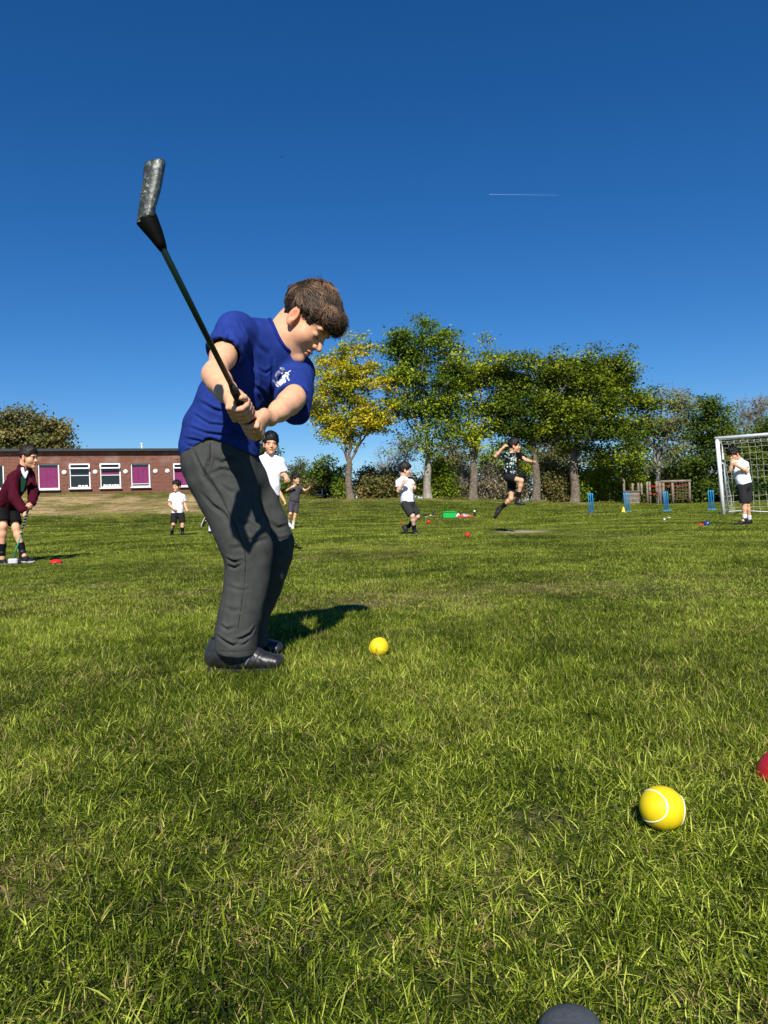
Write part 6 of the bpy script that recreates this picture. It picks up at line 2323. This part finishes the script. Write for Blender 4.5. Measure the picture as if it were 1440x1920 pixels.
    build_kid('laughing boy in grey t-shirt and grey shorts with white trainers', z,
              dict(head=(554.5, 899.5), nb=(554, 910.5, .03), sR=(546.5, 914, .0), sL=(564, 914.5, .05), eR=(538, 919.5, -.06), eL=(572.5, 920, .0), wR=(546, 914.5, -.17), wL=(577.5, 917, -.08),
                   tR=(554, 908.5, -.2), tL=(583, 913, -.12), pv=(551, 940), hR=(545.5, 943), hL=(556, 943.5, .03), kR=(544.5, 963.5, -.1), kL=(553.5, 964), aR=(541, 979, .07), aL=(550, 982), qR=(540, 983, .12), qL=(547, 989.5, .07),
                   oR=(545.5, 988, -.03), oL=(550, 993, -.12)),
              dir_(35), skin='fair', top=(.060, .055, .062), topname='t_shirt', bottom=(.060, .055, .066), hair=(.012, .009, .008), hairkw=dict(thick=.010), collar=False, sock=(.6, .6, .6), sockh=.07,
              shoe=(.75, .75, .74), sole=(.8, .8, .8), s=.97, leglen=.85, mouth=.004, hands=('o', 'o'), vox=.0065)
    # white polo, turning on his heel
    z = 11.75
    build_kid('boy in white polo turning on one foot and looking back over his shoulder', z,
              dict(head=(758.5, 882, .0), nb=(757, 898, .02), sR=(747.5, 904, -.09), sL=(769.5, 904, .10), eR=(747, 921, -.16), eL=(777.5, 915, .0), wR=(756.5, 907, -.24), wL=(777.5, 914, -.20), tR=(763.5, 896, -.27), tL=(780, 914.5, -.33),
                   pv=(764.5, 942), hR=(760, 946, -.07), hL=(770, 945.5, .05), kR=(773.5, 967.5, -.13), kL=(783, 968.5, .02), aR=(776.5, 992.5, -.06), aL=(767.5, 985.5, .12), qR=(773, 1003.5, -.03), qL=(753, 987.5, .16),
                   oR=(792, 1006, -.08), oL=(764.5, 1003.5, .12)),
              dir_(-4, -2), skin='pale', top=WHITE, hair=(.016, .010, .007), hairkw=dict(thick=.016, nz=.006, nape=-.06, hairline=.04, fringe=.01), s=1.0, hs=1.0, vox=.0055, sockh=.08, leglen=.86, hands=('r', 'f'))
    # the jumper
    z = 11.6
    floral = bpy.data.materials.new('floral_print'); floral.use_nodes = True
    nt = floral.node_tree; N, L = nt.nodes, nt.links
    p = N['Principled BSDF']; p.inputs['Roughness'].default_value = .85; p.inputs['Specular IOR Level'].default_value = .1
    tc = N.new('ShaderNodeNewGeometry')
    v = N.new('ShaderNodeTexVoronoi'); v.inputs['Scale'].default_value = 42; v.inputs['Randomness'].default_value = 1
    nzn = N.new('ShaderNodeTexNoise'); nzn.inputs['Scale'].default_value = 30
    ad = N.new('ShaderNodeVectorMath'); ad.operation = 'MULTIPLY_ADD'; ad.inputs[1].default_value = (.03, .03, .03)
    L.new(tc.outputs['Position'], nzn.inputs['Vector']); L.new(nzn.outputs['Color'], ad.inputs[0]); L.new(tc.outputs['Position'], ad.inputs[2]); L.new(ad.outputs[0], v.inputs['Vector'])
    cr = N.new('ShaderNodeValToRGB'); cr.color_ramp.interpolation = 'CONSTANT'; e = cr.color_ramp.elements
    cs = [(0, (.008, .008, .010)), (.46, (.50, .54, .50)), (.62, (.03, .14, .22)), (.68, (.008, .008, .01)), (.80, (.36, .40, .12)), (.83, (.20, .32, .30)), (.90, (.008, .008, .01))]
    e[0].position, e[0].color = cs[0][0], (*cs[0][1], 1); e[1].position, e[1].color = cs[1][0], (*cs[1][1], 1)
    for q, c in cs[2:]:
        k = e.new(q); k.color = (*c, 1)
    sp = N.new('ShaderNodeSeparateColor'); L.new(v.outputs['Color'], sp.inputs[0]); L.new(sp.outputs[0], cr.inputs[0])
    sx = N.new('ShaderNodeSeparateXYZ'); L.new(tc.outputs['Position'], sx.inputs[0])
    edge = float(pix(968, 870, z)[0])
    gt = N.new('ShaderNodeMath'); gt.operation = 'GREATER_THAN'; gt.inputs[1].default_value = edge; L.new(sx.outputs[0], gt.inputs[0])
    mx = N.new('ShaderNodeMix'); mx.data_type = 'RGBA'; L.new(gt.outputs[0], mx.inputs[0]); L.new(cr.outputs[0], mx.inputs[6]); mx.inputs[7].default_value = (.008, .008, .009, 1)
    L.new(mx.outputs[2], p.inputs['Base Color'])
    build_kid('boy in black floral t-shirt leaping in mid air with one knee up', z,
              dict(head=(963, 837), nb=(961, 851, .03), sR=(945.5, 854.5, -.09), sL=(976.5, 855, .12), eR=(929, 855.5, -.20), eL=(987, 863.5, .05), wR=(943, 840, -.27), wL=(998, 866, -.08), tR=(952, 831, -.29), tL=(1006, 868, -.12),
                   pv=(955.5, 889), hR=(953, 895, -.06), hL=(960, 896, .06), kR=(977.5, 901, -.20), kL=(958, 935, .04), aR=(971.5, 933, -.13), aL=(941, 951, .14), qR=(964.5, 945.5, -.10), qL=(934, 951, .18),
                   oR=(985, 947, -.16), oL=(926, 972, .16)),
              dir_(10), skin='fair', topmat=floral, topname='t_shirt', hair=(.010, .007, .006), hairkw=dict(thick=.013), collar=False, s=.98, hs=.98, vox=.0055, sockh=.10, leglen=.62, hands=('r', 'f'), bottom=(.014, .014, .016))
    # the goalkeeper
    z = 12.7
    build_kid('boy in white polo by the goalpost with both hands up at his face', z,
              dict(head=(1377, 852), nb=(1386.5, 865, .04), sR=(1375, 869.5, -.05), sL=(1398, 871, .06), eR=(1369.5, 882, -.17), eL=(1400, 884, -.13), wR=(1372.5, 868, -.22), wL=(1381, 873, -.22), tR=(1374.5, 857, -.2), tL=(1373.5, 866, -.22),
                   pv=(1395, 907), hR=(1389.5, 912, -.04), hL=(1400.5, 912, .05), kR=(1396, 946, -.05), kL=(1401.5, 946, .05), aR=(1396, 972, -.05), aL=(1405, 974, .10), qR=(1400.5, 981.5, -.02), qL=(1410, 980.5, .12),
                   oR=(1376, 986, -.10), oL=(1390, 983.5, .06)),
              dir_(160, -24), (-.35, 0, 1), skin='fair', top=WHITE, hair=(.006, .005, .005), hairkw=dict(thick=.018, nz=.009, fringe=.016, hairline=.045, nape=-.05), sock=(.8, .8, .8), sockh=.075, s=1.06, hs=1.0, vox=.0055, leglen=.9, width=1.0,
              hands=('r', 'f'), bottom=(.024, .024, .026))


def build_putter():
    top_ = pix(52, 958, 7.33); bot = pix(24.5, 1051, 7.45)
    d = nrm(bot - top_)
    L_ = np.linalg.norm(bot - top_)
    T = empty('putter', (bot[0], bot[1], gz(bot[0], bot[1])), 'short putter with green lower shaft held by the boy in maroon', 'golf putter')
    m = MB(); m.tube([top_ + d * L_ * .46, bot], [.0075, .0075], 10); m.build('shaft', mat('putter_green', (.05, .36, .20), .4, .4), T, smooth=True)
    m = MB(); m.tube([top_ - d * .02, top_ + d * L_ * .40], [.013, .009], 10); m.build('grip', mat('club_grip', (.01, .01, .01)), T, smooth=True)
    m = MB()
    u = nrm(np.cross(d, [0, 1, 0])); w = np.cross(d, u)
    pts = [top_ + d * (L_ * .40 * t) + (u * math.cos(t * 42) + w * math.sin(t * 42)) * (.0135 - .004 * t) for t in np.linspace(.1, 1, 70)]
    m.tube(pts, .0022, 5); m.build('spiral_band', mat('white_tape', (.6, .6, .6)), T)
    m = MB(); m.tube([top_ + d * L_ * .40, top_ + d * L_ * .425], .012, 10); m.build('band', mat('yellow_tape', (.75, .70, .08)), T)
    m = MB(); m.tube([top_ + d * L_ * .425, top_ + d * L_ * .47], .009, 10); m.build('ferrule', mat('ferrule', (.03, .032, .03)), T)
    g = gz(bot[0], bot[1])
    m = MB(); m.box((bot[0], bot[1], g + .035), (.10, .045, .06), bevel=.012); m.build('head', mat('putter_head', (.55, .56, .58), .5), T)
    m = MB(); m.box((bot[0], bot[1] + .035, g + .03), (.13, .03, .05), bevel=.01); m.build('back_plate', mat('putter_back', (.03, .03, .033), .5), T)


build_kids()


# ------------------------------------------------------------------ balls, markers and kit on the grass
def seam_curve(R, n=90):
    t = np.linspace(0, 2 * math.pi, n)
    a, b = .73, .27
    return np.stack([a * np.cos(t) + b * np.cos(3 * t), a * np.sin(t) - b * np.sin(3 * t), 2 * math.sqrt(a * b) * np.sin(2 * t)], -1) * R


def make_ball(label, q, r, col, seam=None, rot=(0, 0), name='ball', cat='ball', group=None, squash=(1, 1, 1), mark=None):
    T = empty(name, (q[0], q[1], q[2]), label, cat, group)
    c = np.array([q[0], q[1], q[2] + r * .84])
    nm = 'rubber_%d_%d' % (int(col[0] * 100), int(col[2] * 100))
    m = MB()
    prof = [(r * math.sin(a), -r * math.cos(a)) for a in np.linspace(0, math.pi, 25)]
    m.lathe(prof, (0, 0, 0), n=40)
    V = np.concatenate(m.V) * np.array(squash)
    V = V * (1 + .006 * vnoise(V, 1.2 / r)[:, None])
    b = link('shell', mesh_data('shell', V + c, [np.concatenate(m.Q)], True, [mat(nm, col, .5, .35, var=.06, vscale=30, bump=.07, bscale=400)]), T)
    if seam is not None:
        yw, rl = rot
        dv = np.array([math.sin(yw), -math.cos(yw), .30]); dv = nrm(dv)
        rv = nrm(np.cross(dv, [0, 0, -1.0])); uv = np.cross(dv, rv)
        rv, uv = rv * math.cos(rl) + uv * math.sin(rl), uv * math.cos(rl) - rv * math.sin(rl)
        h2 = math.sqrt(.5)
        Rm = np.outer(rv, [h2, h2, 0]) + np.outer(uv, [-h2, h2, 0]) + np.outer(dv, [0, 0, 1.0])
        pts = (seam_curve(r * .9965) @ Rm.T) * np.array(squash)
        s = MB(); s.tube(pts + c, r * .034, 8, caps=False); s.build('seam', mat('white_seam_%d' % int(seam[2] * 100), seam, .6), T, smooth=True)
    if mark is not None:
        s = MB(); s.tube([c + np.array([math.sin(a) * r * 1.0, -math.cos(a) * r, r * (.1 + .5 * t)]) * np.array([1, .96, .8]) for t, a in zip(np.linspace(0, 1, 6), np.linspace(-.25, .2, 6))], r * .16, 6); s.build('mark', mat('white_seam', mark, .6), T)
    return T


def make_marker(label, q, r, h, col, group=None, tilt=(0, 0)):
    """low rubber dome marker with a hole in its top"""
    T = empty('disc_marker', q, label, 'marker', group)
    m = MB()
    m.lathe([(r * .96, -.006), (r, .0), (r * .985, h * .12), (r * .86, h * .45), (r * .62, h * .80), (r * .36, h * .97), (r * .26, h), (r * .25, h * .9), (r * .5, h * .7), (r * .85, h * .25), (r * .93, 0)], (0, 0, 0), n=36)
    o = m.build('dome', mat('marker_%d' % int(col[0] * 1000), col, .4, .4, var=.05), T, smooth=True)
    o.location = (0, 0, .012); o.rotation_euler = (R_(tilt[0]), R_(tilt[1]), 0)
    return T


def build_kit():
    yel = (.78, .58, .008)
    q = ground_at(1243, 1556, .5)
    make_ball('large looking yellow ball with a white seam in the front right grass', q + np.array([0, 0, .006]), .0325, yel, (.85, .83, .75), (R_(22), R_(-18)), squash=(1.03, 1.0, .97), group='yellow balls')
    q = ground_at(711, 1231, 1.0)
    make_ball('yellow ball on the grass in front of the golfer\'s feet', q + np.array([0, 0, .004]), .0325, yel, (.80, .66, .10), (R_(-60), R_(35)), group='yellow balls')
    red = (.62, .020, .018)
    make_ball('red ball on the grass left of the bare sandy patch', ground_at(876.5, 1007.5), .037, red, group='red balls on the grass')
    make_ball('red ball on the grass in front of the green box', ground_at(803.5, 982), .052, red, group='red balls on the grass')
    make_ball('small blue ball beside a red marker near the goalpost', ground_at(1325.5, 986), .046, (.012, .035, .30), mark=(.45, .5, .7))
    make_marker('red disc marker beside the blue ball', ground_at(1313.5, 985.5), .055, .032, (.60, .02, .02), 'red disc markers')
    make_marker('red disc marker by the shadow of the boy in maroon', ground_at(105.5, 1056), .066, .030, (.62, .02, .02), 'red disc markers')
    make_marker('red disc marker at the feet of the boy in white polo turning', ground_at(752, 982), .06, .03, (.62, .02, .02), 'red disc markers')
    q = ground_at(1489, 1462, .6)
    make_marker('red disc marker cut by the right edge near the large looking yellow ball', q, .062, .040, (.52, .012, .018), 'red disc markers', (8, -14))
    # yellow cone
    q = ground_at(1169, 961.5)
    T = empty('traffic_cone', q, 'small yellow cone at the foot of the stumps', 'cone')
    m = MB(); m.lathe([(.075, .015), (.025, .20), (.018, .215), (0, .215)], q, n=16); m.build('cone', mat('yellow_plastic', (.75, .62, .03), .45), T, smooth=True)
    m = MB(); m.box(q + np.array([0, 0, .01]), (.19, .19, .02), bevel=.006); m.build('base', mat('yellow_plastic', (.75, .62, .03)), T)
    # crumpled paper
    q = ground_at(1250, 976)
    rs = np.random.default_rng(2)
    m = MB()
    for k in range(5):
        c = q + np.array([(-.05 + .026 * k), rs.normal(0, .01), .03 + .010 * k])
        a, b = nrm(rs.normal(0, 1, 3)), nrm(rs.normal(0, 1, 3))
        m.add([c - a * .035, c - b * .035, c + a * .035 + np.array([0, 0, .012]), c + b * .035], [[0, 1, 2, 3]])
        m.add([c - a * .03 + np.array([0, .012, 0]), c + b * .03, c + a * .03, c - b * .03 + np.array([0, 0, .02])], [[0, 1, 2, 3]])
    o = recentre(m.build('crumpled_paper', mat('paper', (.75, .75, .72)), None)); tag(o, 'scrap of crumpled white paper on the grass left of the goal', 'paper')
    # green box
    q = ground_at(842.5, 971.5)
    s = float((q - CAM) @ F_) / FPX
    w, h, d = 24.5 * s, 11.5 * s, .34
    T = empty('storage_box', q, 'bright green plastic box on the grass below the trees', 'box')
    g = mat('green_plastic', (.012, .42, .07), .4, .4)
    m = MB(); t = .012
    m.box(q + np.array([0, 0, .012]), (w * .94, d * .94, .02))
    for sx in (-1, 1): m.box(q + np.array([sx * (w / 2 - t), 0, h / 2 + .011]), (t, d - 2.2 * t, h - .022))
    for sy in (-1, 1): m.box(q + np.array([0, sy * (d / 2 - t), h / 2 + .011]), (w - t, t, h - .022))
    m.build('tub', g, T)
    m = MB()
    for sx in (-1, 1): m.box(q + np.array([sx * (w / 2), 0, h + .008]), (.035, d + .04, .028), bevel=.008)
    for sy in (-1, 1): m.box(q + np.array([0, sy * (d / 2), h + .0075]), (w - .036, .035, .027), bevel=.008)
    m.build('rim', g, T)
    for k in (-1, 0, 1):
        m = MB(); m.box(q + np.array([k * w * .3, -d / 2 + .002, h * .5]), (.022, .02, h * .8), bevel=.006); m.build('rib', g, T)
    # pile of kit right of the box
    cols = [('red bib lying flattest at the right end of the kit beside the bottle', 'bib', 882, .36, .06, (.55, .015, .03)), ('crumpled red bib touching the green box', 'bib', 862, .30, .09, (.58, .02, .05)), ('crumpled lilac bib on the heap between the red ones', 'bib', 869, .24, .12, (.42, .36, .55)),
            ('crumpled pink bib near the right end of the kit', 'bib', 877, .20, .12, (.70, .30, .28)), ('small white cloth between the box and the bibs', 'cloth', 858.5, .13, .15, (.7, .7, .75))]
    for k, (lb, ct, px, w_, h_, c) in enumerate(cols):
        b = ground_at(px, 970.5 - .3 * (k > 1))
        n = 14
        xs, ys = np.meshgrid(np.linspace(-1, 1, n), np.linspace(-1, 1, n), indexing='ij')
        rr = np.clip(1 - (xs ** 4 + ys ** 4) / 1.3, 0, 1)
        Z = (h_ * rr * (.55 + .45 * vnoise(np.stack([xs * 1.3 + k * 5, ys * 1.3, 0 * xs], -1), 2.2)) + .008)
        V = np.stack([xs * w_ / 2 * (1 + .12 * vnoise(np.stack([xs, ys, 0 * xs + k], -1), 1.7)), ys * .16, Z], -1).reshape(-1, 3) + b
        i, j = np.meshgrid(np.arange(n - 1), np.arange(n - 1), indexing='ij'); a = (i * n + j)
        o = link(ct, mesh_data(ct, V, [np.stack([a, a + n, a + n + 1, a + 1], -1).reshape(-1, 4)], True, [mat('cloth_kit_%d' % k, c, .85)]))
        tag(recentre(o), lb, ct, 'bibs beside the green box' if ct == 'bib' else None)

    def bottle(px, py, h, label, body, cap):
        q = ground_at(px, py)
        T = empty('water_bottle', q, label, 'bottle')
        m = MB(); m.lathe([(0, .0), (.036, .0), (.038, .01), (.038, h * .68), (.030, h * .78)], q, n=14); m.build('bottle_body', mat('bottle_%d' % int(body[0] * 999), body, .35), T, smooth=True)
        m = MB(); m.lathe([(.031, h * .78), (.031, h * .92), (.016, h * .94), (.014, h), (0, h)], q, n=14); m.build('cap', mat('bottle_cap_%d' % int(cap[0] * 999), cap, .4), T, smooth=True)
    bottle(890, 970, .24, 'dark water bottle with white cap at the end of the kit', (.02, .02, .03), (.8, .8, .8))
    bottle(812.5, 967.5, .2, 'dark water bottle standing left of the green box', (.03, .03, .06), (.04, .04, .06))
    for k, (px, py, w_, h_, c, lb, nm) in enumerate(((796, 969, .20, .09, (.012, .012, .013), 'small black bag lying left of the green box', 'bag'), (800, 970, .16, .03, (.6, .6, .55), 'white cloth flat on the grass by the black bag', 'cloth'), (807, 968.5, .09, .06, (.70, .68, .45), 'pale yellow cap between the bag and the dark bottle', 'cap'))):
        b = ground_at(px, py)
        f = lambda P: smin(ell(P, b + np.array([0, 0, h_ * .4]), (w_ / 2, .07, h_ * .6)), ell(P, b + np.array([w_ * .2, .02, h_ * .55]), (w_ * .28, .05, h_ * .5)), .02) + .008 * vnoise(P, 18)
        o = surf(nm, f, b - .16, b + .18, .012, mat('kit_%d' % k, c, .8), None)
        tag(recentre(o), lb, nm)
    # slate coloured club head at the bottom edge
    T = None
    b = ground_at(1064, 1921, .4)
    top_ = pix(1062, 1866, .66)
    dn = nrm(np.array([.04, -.86, -.50])); sd_ = nrm(np.cross(dn, [0, 0, 1.0])); up = np.cross(sd_, dn)

    def head(P):
        d = econe(P, top_ - up * .016 - dn * -.018, top_ - up * .016 + dn * .13, sd_, (.029, .017), (.044, .019))
        d = smax(d, plane(P, top_ - up * .004, up + dn * -.15), .004)
        return d + .0006 * vnoise(P, 60)
    T = empty('golf_club', (b[0], b[1] - .08, gz(b[0], b[1])), 'slate grey club head lying in the grass at the bottom edge', 'golf club')
    sl = mat('slate_rubber', (.050, .058, .066), .5, .35, var=.18, vscale=25, bump=.2, bscale=150)
    surf('head', head, top_ - .19, top_ + .08, .003, sl, T)
    m = MB(); e = top_ + dn * .12 - up * .016; m.tube([e, e + np.array([.05, -.25, .02]), e + np.array([.12, -.62, .0])], .008, 10); m.build('shaft', mat('club_green', (.004, .018, .010)), T, smooth=True)


build_kit()


def build_sky_things():
    a, b = pix(917, 364.5, 4200), pix(1052, 366, 4300)
    m = MB(); pts = [a + (b - a) * t for t in np.linspace(0, 1, 12)]
    m.tube(pts, [.45, .42, .4, .38, .36, .34, .3, .28, .24, .2, .14, .08], 6)
    o = m.build('contrail', mat('contrail_white', (.75, .77, .80), 1, 0), None); tag(o, 'thin white vapour trail high in the blue sky', 'contrail')
    q = pix(528.5, 295, 120)
    T = empty('bird', q, 'tiny dark bird high above the golfer', 'bird')
    f = mat('dark_feathers', (.01, .01, .012), .8)
    m = MB(); m.lathe([(0, -.12), (.03, -.06), (.045, .02), (.03, .09), (0, .14)], q, (1, .2, .1), 8); m.build('body', f, T, smooth=True)
    for s in (-1, 1):
        m = MB(); e = q + np.array([-.04, s * .30, .10]); m.add([q + np.array([.05, 0, .02]), q + np.array([-.06, 0, .02]), e + np.array([-.02, 0, 0]), e + np.array([.02, 0, .005]), q + np.array([.05, 0, .032]), q + np.array([-.06, 0, .032])], [[0, 1, 2, 3], [4, 3, 2, 5], [0, 3, 4, 0]][:2]); m.build('wing', f, T)


build_sky_things()
